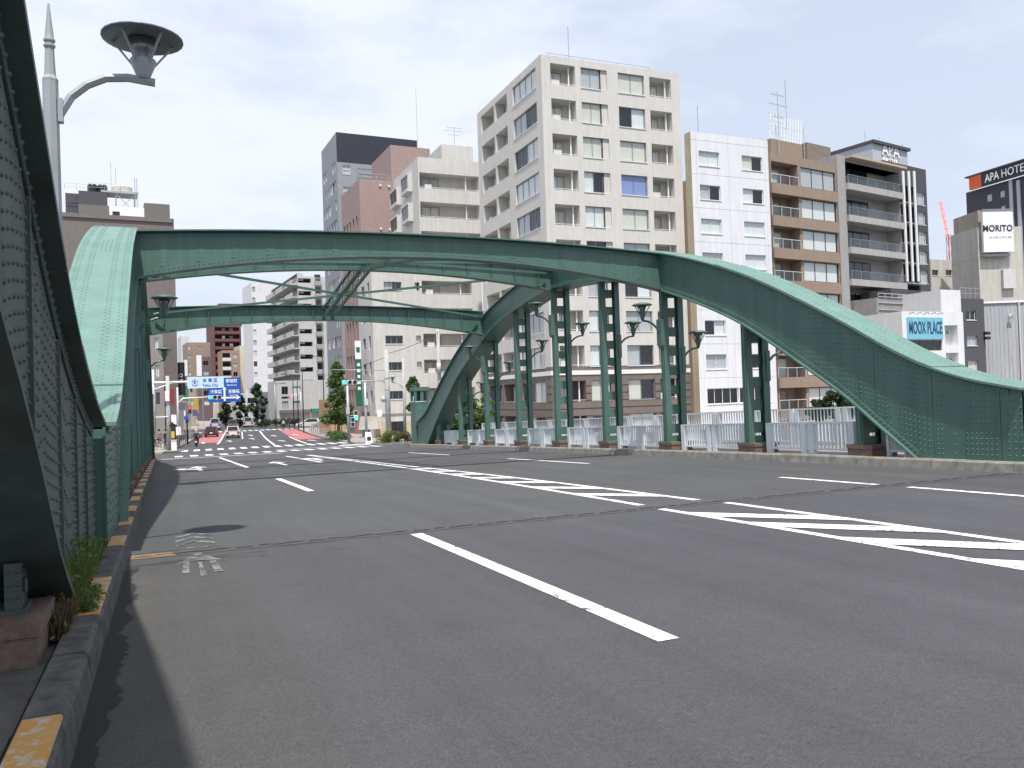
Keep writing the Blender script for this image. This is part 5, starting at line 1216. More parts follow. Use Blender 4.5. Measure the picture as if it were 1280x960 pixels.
def leaves(cent, rad, nl, size, m, name='crown', sq=1.0, grav=.0):
    """leaf-sized bent quads scattered round clump centres"""
    cent = np.asarray(cent, float); rad = np.asarray(rad, float); idx = rng.integers(0, len(cent), nl)
    d = rng.normal(size=(nl, 3)); d /= np.linalg.norm(d, axis=1, keepdims=True); rr = rng.random(nl)**.45
    p = cent[idx] + d*(rad[idx]*rr)[:, None]*np.array([1, 1, sq])
    a = rng.normal(size=(nl, 3)); a[:, 2] *= .6; a[:, 2] -= grav; a /= np.linalg.norm(a, axis=1, keepdims=True); b_ = np.cross(a, rng.normal(size=(nl, 3))); b_ /= np.linalg.norm(b_, axis=1, keepdims=True); n_ = np.cross(a, b_)
    s = size*(.6+.8*rng.random(nl))[:, None]
    V = np.stack([p-a*s, p+b_*s*.42+n_*s*.1, p+a*s, p-b_*s*.42+n_*s*.1], 1).reshape(-1, 3); q = np.arange(nl)[:, None]*4
    Fc = np.concatenate([q+[0, 1, 2], q+[0, 2, 3]], 1).reshape(-1, 3)
    me = bpy.data.meshes.new(name); me.vertices.add(len(V)); me.vertices.foreach_set('co', V.ravel()); me.loops.add(Fc.size); me.loops.foreach_set('vertex_index', Fc.ravel().astype(np.int32))
    me.polygons.add(len(Fc)); me.polygons.foreach_set('loop_start', np.arange(0, Fc.size, 3, dtype=np.int32)); me.polygons.foreach_set('loop_total', np.full(len(Fc), 3, np.int32)); me.update(calc_edges=True); me.materials.append(m); return me
def tree(label, x, y, z, h, r, nl, size, m, base=.28, cone=False, lean=0, name='street_tree', nclump=46, cat='tree', group=None):
    e = tag(empty(name, (x, y, z)), label, cat, group); tb = MB(); tr_ = max(.05, h*.018)
    tb.tube([(0, 0, 0), (lean*.3+.03, .02, h*.25), (lean*.6-.02, .03, h*.5), (lean, 0, h*.82)], [tr_*1.25, tr_, tr_*.75, tr_*.25], 8); C, Rr = [], []
    for k in range(nclump):
        t = rng.random(); zz = h*(base + (1-base)*t*.96); w = r*((1-t)**.75*1.0+.05 if cone else math.sin(math.pi*min(1, .12+.86*t))**.7)
        a = rng.random()*2*math.pi; q = rng.random()**.55*w*.86; c = (lean*t+q*math.cos(a), q*math.sin(a), zz); C.append(c); Rr.append(r*(.16+.2*rng.random()))
        if k % 3 == 0: tb.tube([(lean*max(0, t-.2), 0, max(h*.2, zz-h*.14)), ((lean*t+c[0])/2, c[1]/2, zz-h*.05), c], [tr_*.35, tr_*.22, tr_*.08], 5)
    link('trunk', tb.mesh('trunk', BARK, True), e, local=True); o = link('crown', leaves(C, Rr, nl, size, m), e, local=True); return e
zz = lambda y: zd(y)+.13
t = tree('bushy young street tree on the pavement corner beside the tan building', 17.0, 88, zz(88), 8.0, 1.9, 9500, .13, LEAFL, .2, cone=True, nclump=80)
b = MB(); [b.tube([(dx, dy, 0), (dx*.3, dy*.3, 2.2)], .045, 6) for dx, dy in ((.5, .2), (-.5, .2), (0, -.5))]; link('support_stakes', b.mesh('support_stakes', mat('stake_wood', (.25, .18, .11), .8, .15, 5)), t, local=True)['kind'] = 'stuff'
for i, (u, vt, vb, Y, r) in enumerate(((282, 503, 528, 170, 1.5), (300.5, 495, 526, 172, 1.6), (322.5, 480, 528, 168, 2.0))):
    P = at_y(u, vb, Y); T = at_y(u, vt, Y)
    tree(('low dark roadside tree just behind the waiting vans', 'dark roadside tree in front of the white glazed building', 'tallest dark narrow tree in front of the white slab building')[i], P[0], Y, -2.43, T[2]+2.43, r, 5000, .2, LEAFD, .12, cone=False, nclump=40)
P = at_y(583, 520, 57.5); tree('dense green riverbank tree behind the last columns of the sunlit arch', P[0], 57.5, zd(57.5), at_y(590, 494, 57.5)[2]-zd(57.5), 2.0, 6500, .13, LEAF, .1, nclump=50, name='riverbank_tree')
P = at_y(607, 515, 59); tree('slim yellowish riverbank tree against the brown brick base', P[0], 59, zd(59), at_y(600, 487, 59)[2]-zd(59), .9, 2200, .12, LEAFY, .1, nclump=24, name='riverbank_tree')
P = at_y(518, 500, 66); tree('small tree whose top shows above the green pylon', P[0], 66, zd(66), at_y(518, 472, 66)[2]-zd(66), .95, 2600, .13, LEAF, .45, nclump=24, name='small_tree')
for i, (u, vt, h, r) in enumerate(((1022, 500, 1, 1.1), (1043, 491, 1, 1.4), (1062, 492, 1, 1.2))):
    P = at_y(u, 520, 56); tree(('spiky pine by the brown building, the small one at its ribbon windows', 'spiky pine between its two neighbours on the bank', 'spiky pine partly behind the sunlit arch foot')[i], P[0], 56, zd(54), at_y(u, vt, 56)[2]-zd(54), r, 3200, .16, LEAFD, .2, nclump=26, name='pine_tree')
def shrub(label, x, y, z, rx, ry, h, nl, size, m, name='shrub', rz=0):
    e = tag(empty(name, (x, y, z), rz), label, 'shrub'); n = max(8, int(rx*ry*26)); C = np.stack([rng.uniform(-rx, rx, n)*.85, rng.uniform(-ry, ry, n)*.85, rng.uniform(.25, .8, n)*h], 1)
    tb = MB(); [tb.tube([(c[0]*.6, c[1]*.6, 0), tuple(c)], [.025, .01], 5) for c in C[:8]]; link('stems', tb.mesh('stems', BARK), e, local=True)['kind'] = 'stuff'; link('foliage', leaves(C, np.full(n, h*.36), nl, size, m, 'foliage'), e, local=True); return e
shrub('clipped low hedge at the foot of the street tree', 15.9, 82.5, zz(82), .9, 5.5, .75, 4500, .07, LEAF, 'hedge', -.08)
shrub('long dark clipped hedge across the far junction', 19.5, 158, -2.45, 4.5, .7, 1.5, 4200, .12, LEAFD, 'hedge')
P = at_y(494, 556, 62)
shrub('yellow-green planter shrub beside the green pylon', P[0]-.5, 62, zd(62)+.1, .75, .7, .95, 1800, .07, LEAFY, 'planter_shrub'); shrub('reddish green planter shrub beside the yellow barrier', P[0]+.75, 62.2, zd(62)+.1, .75, .6, .75, 1500, .07, leafmat('leaf_reddish', (.11, .09, .045)), 'planter_shrub')
tag(strip('traffic_island', K(P[0]-1.6), K(P[0]+2.2), fr_(61, 63.4, 1.2), KERBST, .13, .4), kind='structure')
# weeds along the foot of the near arch
def weeds(label, x0, x1, y0, y1, n, hmax, m, leafy):
    e = tag(empty('weed_clump', ((x0+x1)/2, (y0+y1)/2, zd((y0+y1)/2)+.16)), label, 'weeds'); mb = MB()
    for _ in range(n):
        x, y = random.uniform(x0, x1), random.uniform(y0, y1); z = zd(y)+.17; h = hmax*random.uniform(.35, 1); a = random.uniform(0, 6.28); l = h*random.uniform(.2, .6); w = .006
        p = [np.array([x, y, z]), np.array([x+l*.35*math.cos(a), y+l*.35*math.sin(a), z+h*.6]), np.array([x+l*math.cos(a), y+l*math.sin(a), z+h])]; s = np.array([-math.sin(a), math.cos(a), 0])*w
        mb.add([p[0]-s, p[0]+s, p[1]+s*.8, p[1]-s*.8, p[2]], [(0,1,2,3), (3,2,4)])
    o = link('grass_blades', mb.mesh('grass_blades', m), e); o['kind'] = 'stuff'
    if leafy:
        C = np.stack([rng.uniform(x0, x1, 26), rng.uniform(y0, y1, 26), rng.uniform(.3*hmax, hmax, 26)+zd((y0+y1)/2)+.12], 1); o = link('weed_leaves', leaves(C, np.full(26, .07), leafy, .022, m, 'weed_leaves'), e); o['kind'] = 'stuff'
    return e
weeds('tall green weeds growing between the shaded arch foot and the kerb', -.74, -.60, 6.4, 8.2, 650, .42, GRASSM, 420)
weeds('wispy green weeds at the trough between the two arches', -.72, -.60, 8.2, 9.7, 260, .30, GRASSM, 160)
weeds('dry brown weeds beside the near granite pedestal', -.70, -.60, 5.95, 6.5, 420, .26, DRYM, 160)
weeds('low leafy weeds spilling over the near yellow kerb stone', -.64, -.50, 6.6, 7.4, 260, .14, GRASSM, 700)
# ================================================================== STREET FURNITURE
def pole(name, label, x, y, h, r, m, cat='pole', z=None):
    e = tag(empty(name, (x, y, zz(y) if z is None else z)), label, cat); b = MB(); b.tube([(0, 0, 0), (0, 0, h)], [r*1.15, r*.85], 10); link('shaft', b.mesh('shaft', m, True), e, local=True); return e
def lbox(e, name, m, x0, x1, y0, y1, z0, z1): b = MB(); b.box(x0, x1, y0, y1, z0, z1); return link(name, b.mesh(name, m), e, local=True)
SIGG = emis('signal_green_lit', (.05, .9, .62), 1.6); SIGR = emis('signal_red_lit', (.95, .04, .03), 1.6); SIGO = mat('signal_lens_off', (.03, .03, .035), .3, .1, 5)
def signal_head(e, x, y, z, lit, mbody, w=1.25, rz=0):
    """horizontal three-lamp head facing -y; green at the left, red at the right"""
    b = MB(); b.box(x-w/2, x+w/2, y-.1, y+.12, z-.2, z+.2); h = link('signal_housing', b.mesh('signal_housing', mbody), e, local=True)
    for k in range(3):
        c = x-w/2+w*(k+.5)/3; on = (k == 0 and lit == 'g') or (k == 2 and lit == 'r'); b = MB(); b.lathe([(0, 0), (.15, 0)], (0, 0, 0), 14); v_ = [(c+p[0], y-.11, z+p[1]) for p in b.v]; b.v = v_
        link('signal_lens', b.mesh('signal_lens', (SIGG if lit == 'g' else SIGR) if on else SIGO), h, local=True)
        b = MB()
        for j in range(7): a0, a1 = math.pi*j/7, math.pi*(j+1)/7; q = [(c+.17*math.cos(a0), z+.17*math.sin(a0)), (c+.17*math.cos(a1), z+.17*math.sin(a1))]; b.add([(q[0][0], y-.1, q[0][1]), (q[1][0], y-.1, q[1][1]), (q[1][0], y-.3, q[1][1]), (q[0][0], y-.3, q[0][1])], [(0,1,2,3)])
        link('signal_visor', b.mesh('signal_visor', mbody), h, local=True)
SGB = mat('signal_body_grey', (.45, .47, .47), .5, .06, 3); SGD = mat('signal_body_dark', (.05, .04, .035), .5, .1, 3)
def ped_head(e, x, y, z, lit, m):
    b = MB(); b.box(x-.18, x+.18, y-.1, y+.1, z-.42, z+.42); h = link('pedestrian_signal', b.mesh('pedestrian_signal', m), e, local=True)
    for k, zz_ in ((0, .2), (1, -.2)):
        on = (lit == 'r' and k == 0) or (lit == 'g' and k == 1); b = MB(); b.box(x-.13, x+.13, y-.115, y-.101, z+zz_-.15, z+zz_+.15); link('signal_lens', b.mesh('signal_lens', (SIGR if lit == 'r' else SIGG) if on else SIGO), h, local=True)
# signal on the left corner, arm over the street
P = at_y(222, 498, 86); e = pole('traffic_signal', 'traffic signal on a long white arm showing green over the shaded side of the street', P[0], 86, 5.7, .11, GALV, 'traffic light')
z0 = zz(86); za = at_y(245, 497.5, 86)[2]-z0; xs_ = at_y(262, 497, 86)[0]-P[0]
b = MB(); b.tube([(0, 0, za-.5), (.5, 0, za), (xs_, 0, za+.06)], [.07, .06, .05], 8); link('signal_arm', b.mesh('signal_arm', WHITEP, True), e, local=True)
signal_head(e, at_y(268.5, 497, 86)[0]-P[0], -.05, za+.02, 'g', SGB); lbox(e, 'controller_box', WHITEP, -.22, .22, -.25, -.12, 1.1, 1.9)
# pedestrian signals and round signs on dark posts, left pavement
P = at_y(247, 540, 93); e = pole('pedestrian_signal_post', 'dark post with a red pedestrian signal and a blue round sign on the shaded pavement', P[0]-1.0, 93, 4.4, .08, mat('brown_post', (.05, .04, .035), .5, .1, 4), 'traffic light')
ped_head(e, .28, -.1, 3.6, 'r', SGD); b = MB(); b.lathe([(0, 0), (.22, 0), (.22, .02), (0, .02)], (0, 0, 0), 18); b.v = [(p[0]-.1, -.12-p[2], 2.75+p[1]) for p in b.v]; link('round_sign', b.mesh('round_sign', mat('sign_blue', (.02, .10, .42), .45, .05, 3)), e, local=True)
P = at_y(236, 525, 101); e = pole('pedestrian_signal_post', 'post with a second red pedestrian signal farther along the shaded pavement', P[0]-.4, 101, 3.6, .07, GALV, 'traffic light'); ped_head(e, .2, -.1, 2.6, 'r', SGD)
# overhead direction sign
P = at_y(191.5, 474, 88); z0 = zz(88); e = pole('direction_sign', 'overhead direction sign with white ward panel and blue route panel on a long arm', P[0], 88, at_y(191.5, 462, 88)[2]-z0, .16, GALV, 'sign')
def q(u, v_): p = at_y(u, v_, 87.7); return p[0]-P[0], p[2]-z0
x1, zt = q(234, 471.3); x2, zb_ = q(280, 484.6); x3, zt2 = q(300.3, 471.8); x4, zb2 = q(300.3, 501.8); x5 = q(260, 490)[0]
b = MB(); za = (zt+zb_)/2+.1; b.tube([(0, -.1, za), (x3-.3, -.1, za)], .11, 10); b.tube([(0, -.1, za-.7), (1.8, -.1, za-.05)], .06, 8); link('sign_arm', b.mesh('sign_arm', WHITEP, True), e, local=True)
SBL = mat('sign_route_blue', (.012, .085, .42), .4, .04, 3); SLB = mat('sign_pale_blue', (.52, .66, .80), .45, .03, 3)
lbox(e, 'ward_panel', SLB, x1, x2-.01, -.33, -.28, zb_, zt); lbox(e, 'route_panel', SBL, x5, x3, -.33, -.28, zb2, zb_-.006); lbox(e, 'route_panel', SBL, x2, x3, -.331, -.28, zb_, zt2)
def txt(s, x, z, size, m, sx=1.0, bold=0.0): link('sign_lettering', text_mesh(s, size, m, .004, 'sign_lettering', sx=sx, bold=bold), e, (x, -.342, z), local=True)
W_ = x2-x1; H_ = zt-zb_; txt('台 東 区', x1+W_*.62, zb_+H_*.66, .42, SBL, .95, .006); txt('Taito City', x1+W_*.62, zb_+H_*.24, .38, SBL, .95, .004)
b = MB()
for k in range(6): a = math.pi/3*k+math.pi/6; a2 = a+math.pi/3; c = (x1+W_*.2, zb_+H_*.5); b.bar((c[0]+.3*math.cos(a), -.345, c[1]+.3*math.sin(a)), (c[0]+.3*math.cos(a2), -.345, c[1]+.3*math.sin(a2)), .012, .07, upv=(0, 1, 0))
b.box(c[0]-.09, c[0]+.09, -.35, -.34, c[1]-.09, c[1]+.09); link('ward_emblem', b.mesh('ward_emblem', SBL), e, local=True)
Wb = x3-x5; txt('御徒町', (x2+x3)/2-.05, zt2-.35, .42, LETW, .9, .006); txt('Okachimachi', (x2+x3)/2-.05, zt2-.75, .2, LETW, .95, .003)
txt('浅草橋', x5+Wb*.24, zb_-.42, .40, LETW, .9, .006); txt('Asakusabashi', x5+Wb*.24, zb_-.78, .18, LETW, .9, .003); txt('吾妻橋', x5+Wb*.79, zb_-.42, .40, LETW, .9, .006); txt('Azuma Brg', x5+Wb*.79, zb_-.78, .2, LETW, .9, .003)
b = MB(); xm = x5+Wb*.5; za = zb2+.42
b.box(xm-.09, xm+.09, -.345, -.335, zb2+.1, zt2-1.15); b.box(x5+.75, x3-.35, -.346, -.3355, za-.08, za+.08)
b.add([(x3-.4, -.346, za-.22), (x3-.05, -.346, za), (x3-.4, -.346, za+.22)], [(0,1,2)]); b.add([(x5+.8, -.346, za-.22), (x5+.45, -.346, za), (x5+.8, -.346, za+.22)], [(2,1,0)]); b.add([(xm-.2, -.346, zt2-1.2), (xm+.2, -.346, zt2-1.2), (xm, -.346, zt2-.9)], [(0,1,2)])
link('route_arrows', b.mesh('route_arrows', LETW), e, local=True)
# left corner poles and signs
P = at_y(211, 540, 72); e = pole('utility_pole', 'grey utility pole with white junction boxes on the shaded street corner', P[0], 72, at_y(208, 470, 72)[2]-zz(72), .17, POLEC, 'pole')
lbox(e, 'junction_box', WHITEP, -.22, .1, -.3, -.18, 4.0, 4.8); lbox(e, 'junction_box', WHITEP, .2, .5, -.3, -.1, 2.3, 2.9); lbox(e, 'sign_plate', BLACKM, .1, .5, -.2, -.17, 1.9, 2.15); lbox(e, 'cross_arm', WHITEP, -.95, .0, -.2, -.14, 2.72, 2.8)
P = at_y(219, 545, 74); e = pole('signal_post', 'slim black post with a white plate beside the grey utility pole', P[0], 74, 2.9, .05, BLACKM, 'post'); lbox(e, 'plate', WHITEP, -.13, .13, -.1, -.06, 2.1, 2.9)
P = at_y(217.5, 560, 71); e = tag(empty('utility_cabinet', (P[0], 71, zz(71))), 'short white utility cabinet at the foot of the grey utility pole', 'cabinet'); lbox(e, 'body', WHITEP, -.2, .2, -.2, .2, 0, .82); lbox(e, 'plinth', KERBST, -.6, .75, -.4, .4, -.02, .06); lbox(e, 'lid', ACW, -.23, .23, -.23, .23, .822, .88)
for i, (u, v0, v1, w, Y, m, lb) in enumerate(((225.5, 453, 494, .95, 112, BLACKM, 'tall black shop sign with pale emblem on the shaded side'), (231.8, 450, 470, .45, 112, WHITEP, 'white vertical sign edge beside the black shop sign'), (248.5, 444, 470, .8, 150, WHITEP, 'tall white chimney-like sign board far along the shaded side'), (234, 508, 519, .5, 104, mat('sign_plate_blue', (.10, .30, .55), .5, .05, 3), 'small blue and white parking sign on the shaded side'), (243.5, 512, 520, .5, 100, mat('sign_purple', (.12, .10, .22), .5, .05, 3), 'small purple sign under the red signal'))):
    A, B_ = at_y(u, v0, Y), at_y(u, v1, Y); e = tag(empty('shop_sign', (A[0], Y, zz(Y))), lb, 'sign'); z0 = zz(Y); lbox(e, 'board', m, -w/2, w/2, -.1, .1, B_[2]-z0, A[2]-z0); b = MB(); b.tube([(w/2+.05, .2, 0), (w/2+.05, .2, A[2]-z0-.1)], .05, 6); link('post', b.mesh('post', GALV), e, local=True)
    if i == 0: b = MB(); b.lathe([(.16, 0), (.24, 0), (.24, .02), (.16, .02)], (0, 0, 0), 14); b.v = [(p[0], -.12-p[2], (A[2]*.6+B_[2]*.4)-z0+p[1]) for p in b.v]; link('emblem', b.mesh('emblem', SLB), e, local=True); lbox(e, 'emblem_line', SLB, -.25, .25, -.13, -.105, (A[2]*.45+B_[2]*.55)-z0, (A[2]*.45+B_[2]*.55)-z0+.12)
    if i == 3: lbox(e, 'emblem', WHITEP, -.14, .14, -.13, -.101, (A[2]+B_[2])/2-z0-.2, (A[2]+B_[2])/2-z0+.2)
# projecting shop signs along the shaded pavement
SGC = [((.55, .52, .46), 'cream'), ((.30, .05, .05), 'dark red'), ((.06, .16, .36), 'blue'), ((.62, .62, .62), 'white'), ((.05, .22, .12), 'green'), ((.55, .36, .06), 'amber'), ((.10, .10, .11), 'charcoal')]
for i, y in enumerate((100, 109, 121, 131, 140, 171, 184)):
    col_, nm = SGC[i]; f = SLAT(-8.9)(y); hz = 3.0+(i*37 % 5)*.7; e = tag(empty('shop_sign', (f, y, zz(y))), f'projecting {nm} shop sign on a bracket over the shaded pavement', 'sign'); lbox(e, 'board', mat('shop_sign_'+nm.replace(' ', '_'), col_, .5, .05, 3), -.1, .75, -.08, .08, hz, hz+1.1+(i % 3)*.8); lbox(e, 'bracket', GALV, -1.1, -.101, -.03, .03, hz+.3, hz+.36); lbox(e, 'post', GALV, -1.25, -1.15, -.05, .05, 0, hz+.8)
# pavement guard rail, yellow barrier
YB = mat('barrier_yellow', (.62, .40, .05), .55, .15, 4)
e = tag(empty('work_barrier', (SLAT(-6.9)(84), 84, zz(84))), 'yellow striped work barrier on the shaded pavement', 'barrier'); lbox(e, 'panel', YB, -.5, .5, -.04, .04, .35, 1.5); lbox(e, 'leg', YB, -.45, -.38, -.03, .03, 0, .348); lbox(e, 'leg', YB, .38, .45, -.03, .03, 0, .348); lbox(e, 'stripe', BLACKM, -.48, .48, -.055, -.041, .7, .85)
for i in range(8):
    for lat_, lb, gp in ((-6.6, 'brown pavement guard rail along the shaded kerb', 'guard rails along the shaded kerb'), (8.75, 'grey pavement guard rail beyond the street tree', 'guard rails beyond the street tree')):
        y = (78 if lat_ < 0 else 96)+i*3.1; e = tag(empty('guard_rail', (SLAT(lat_)(y), y, zz(y))), lb, 'railing', gp); m = mat('guard_brown', (.10, .08, .06), .6, .1, 4) if lat_ < 0 else GALV
        for k in (.35, .6, .85): b = MB(); b.tube([(-.12, -1.4, k), (.12, 1.4, k)], .025, 6); link('rail', b.mesh('rail', m), e, local=True)
        for s_ in (-1, 1): b = MB(); b.tube([(.12*s_, 1.4*s_, 0), (.12*s_, 1.4*s_, .9)], .04, 6); link('post', b.mesh('post', m), e, local=True)
# right corner
P = at_y(486, 545, 72); z0 = zz(72); hP = at_y(484, 437, 72)[2]-z0; e = pole('utility_pole', 'thick concrete utility pole carrying the signal arm in front of the cream corner building', P[0], 72, hP, .23, POLEC, 'pole')
za = at_y(470, 476, 72)[2]-z0; xl = at_y(437, 476, 72)[0]-P[0]
b = MB(); b.tube([(0, 0, za), (xl, 0, za-.02)], .05, 8); b.tube([(0, 0, za+.9), (xl-1.5, 0, za+1.05)], .03, 6); b.tube([(0, 0, za-.4), (-1.2, 0, za+.5)], .03, 6); link('signal_arm', b.mesh('signal_arm', GALV, True), e, local=True)
for k in (.18, .3, .42, .55, .68): b = MB(); b.tube([(0, 0, hP*k), (0, 0, hP*k+.07)], .25, 10); link('band', b.mesh('band', GALV), e, local=True)
b = MB(); b.lathe([(0, 0), (.27, 0), (.25, .05), (0, .07)], (0, 0, 0), 18); zm = at_y(481, 499, 72)[2]-z0; b.v = [(p[0]-.42, -.2-p[2], zm+p[1]) for p in b.v]; link('traffic_mirror', b.mesh('traffic_mirror', GALV, True), e, local=True)
lbox(e, 'notice_board', WHITEP, -1.05, -.6, -.2, -.16, at_y(474, 521, 72)[2]-z0, at_y(474, 512, 72)[2]-z0)
P2 = at_y(436.5, 478, 71.8); e = tag(empty('traffic_signal', (P2[0], 71.8, z0)), 'traffic signal showing green hung from the thick utility pole arm', 'traffic light'); signal_head(e, 0, -.1, P2[2]-z0, 'g', SGB, 1.3); lbox(e, 'hanger', GALV, .3, .36, -.03, .05, P2[2]-z0+.203, P2[2]-z0+.32)
P = at_y(436, 545, 70.5); e = pole('pedestrian_signal_post', 'grey post with green pedestrian signals at the corner crossing', P[0], 70.5, at_y(434, 482, 70.5)[2]-zz(70.5), .11, GALV, 'traffic light')
for u, v_, lit in ((444.5, 519, 'g'), (440.5, 527.5, 'n')): Q = at_y(u, v_, 70.5); ped_head(e, Q[0]-P[0], -.05, Q[2]-zz(70.5), lit, SGB); b = MB(); b.tube([(0, 0, Q[2]-zz(70.5)), (Q[0]-P[0], 0, Q[2]-zz(70.5))], .025, 6); link('bracket', b.mesh('bracket', GALV), e, local=True)
lbox(e, 'button_box', SGB, -.2, .1, -.2, -.1, 2.4, 3.0)
P = at_y(458, 540, 76); e = pole('street_pole', 'slim grey pole in front of the shop entrance of the cream corner building', P[0], 76, at_y(455, 478, 76)[2]-zz(76), .12, GALV, 'pole'); lbox(e, 'plate', ACW, -.12, .2, -.2, -.15, 3.2, 3.8)
P = at_y(506.5, 540, 62); z0 = zd(62); h = at_y(505, 448, 62)[2]-z0; e = pole('lamp_post', 'slim grey lamp post with a dish lamp on a curved arm beside the green pylon', P[0], 62, h, .11, POLEC, 'lamp post', z0); xa = at_y(490.5, 478, 62)[0]-P[0]; za = at_y(491, 478, 62)[2]-z0
b = MB(); b.tube([(0, 0, za-.55), (xa*.35, 0, za-.15), (xa, 0, za)], .035, 6); link('lamp_arm', b.mesh('lamp_arm', GALV, True), e, local=True); lamp_head(e, xa, za, .33, GALV, GALV)
P = at_y(549, 470, 79); e = pole('utility_pole', 'pale utility pole in front of the cream building balconies, seen through the arch', P[0], 79, at_y(549, 411, 79)[2]-zz(79), .2, POLEC, 'pole')
b = MB(); b.tube([(-.1, -.28, 6.2), (-.1, -.28, 7.2)], .22, 10); link('transformer', b.mesh('transformer', SGB, True), e, local=True)
# thin street lamps farther along
for i, (u, vt, vb, Y, arm) in enumerate(((380, 462, 545, 118, -1), (373.5, 470, 545, 132, -1), (368, 468, 543, 140, -1), (406, 446, 540, 124, -1), (345, 480, 537, 160, 1), (310, 486, 532, 190, 1))):
    P, T = at_y(u, vb, Y), at_y(u, vt, Y); e = pole('street_lamp', ('dark thin street lamp by the red bus lane, the tallest of the group', 'dark thin street lamp standing second from the street tree', 'dark thin street lamp carrying no sign near the stacked balconies', 'dark street lamp rising behind the street tree', 'thin street lamp beyond the far junction by the hedge', 'thin street lamp among the far dark trees')[i], P[0], Y, T[2]-zz(Y), .075, BLACKM if i < 4 else GALV, 'street lamp')
    hz = T[2]-zz(Y); b = MB(); b.tube([(0, 0, hz-.1), (arm*.5, 0, hz+.05), (arm*1.3, 0, hz+.08)], .04, 6); link('lamp_arm', b.mesh('lamp_arm', BLACKM, True), e, local=True); lbox(e, 'lamp_head', BLACKM, min(arm*1.2, arm*1.9), max(arm*1.2, arm*1.9), -.12, .12, hz+.03, hz+.15)
P = at_y(376, 500, 150); z0 = zz(150); e = pole('traffic_signal', 'traffic signal showing red over the far junction', P[0], 150, 6.2, .1, GALV, 'traffic light'); Q = at_y(357, 497, 150); b = MB(); b.tube([(0, 0, 5.4), (Q[0]-P[0], 0, Q[2]-z0+.05)], .05, 6); link('signal_arm', b.mesh('signal_arm', GALV), e, local=True); signal_head(e, Q[0]-P[0], -.1, Q[2]-z0, 'r', SGD, 1.4); lbox(e, 'name_plate', WHITEP, -1.6, -.4, -.1, -.06, 5.6, 5.9)
# white A-board, yellow barrier by the planter
P = at_y(460.5, 552, 66.5); e = tag(empty('sign_board', (P[0], 66.5, zd(66.5)+.0)), 'white folding A-board standing at the crossing edge', 'sign board'); b = MB(); b.hexa([(-.28, -.3, 0), (.28, -.3, 0), (.28, -.26, 0), (-.28, -.26, 0), (-.24, -.03, .95), (.24, -.03, .95), (.24, .01, .95), (-.24, .01, .95)]); link('front_panel', b.mesh('front_panel', WHITEP), e, local=True); b = MB(); b.hexa([(-.28, .26, 0), (.28, .26, 0), (.28, .3, 0), (-.28, .3, 0), (-.24, .015, .95), (.24, .015, .95), (.24, .05, .95), (-.24, .05, .95)]); link('back_panel', b.mesh('back_panel', WHITEP), e, local=True); lbox(e, 'poster', SGD, -.16, .16, -.262, -.255, .3, .6).rotation_euler = (0, 0, 0)
P = at_y(477.5, 552, 64); e = tag(empty('barrier_frame', (P[0], 64, zd(64)+.02)), 'leaning yellow pipe barrier beside the planter shrubs', 'barrier'); b = MB(); b.tube([(-.35, 0, 0), (.35, 0, 1.05)], .035, 6); link('pipe', b.mesh('pipe', YB), e, local=True); b = MB(); b.tube([(.3, 0, 0), (.3, 0, .9)], .03, 6); link('pipe', b.mesh('pipe', YB), e, local=True); b = MB(); b.tube([(-.1, 0, .4), (.42, 0, .5)], .03, 6); link('pipe', b.mesh('pipe', YB), e, local=True); lbox(e, 'base', BLACKM, -.5, .5, -.15, .15, -.02, .05)
tag(strip('traffic_island', K(12.6), K(19.5), fr_(64.5, 65.2, .7), WHITEP, .06, .2), kind='structure')
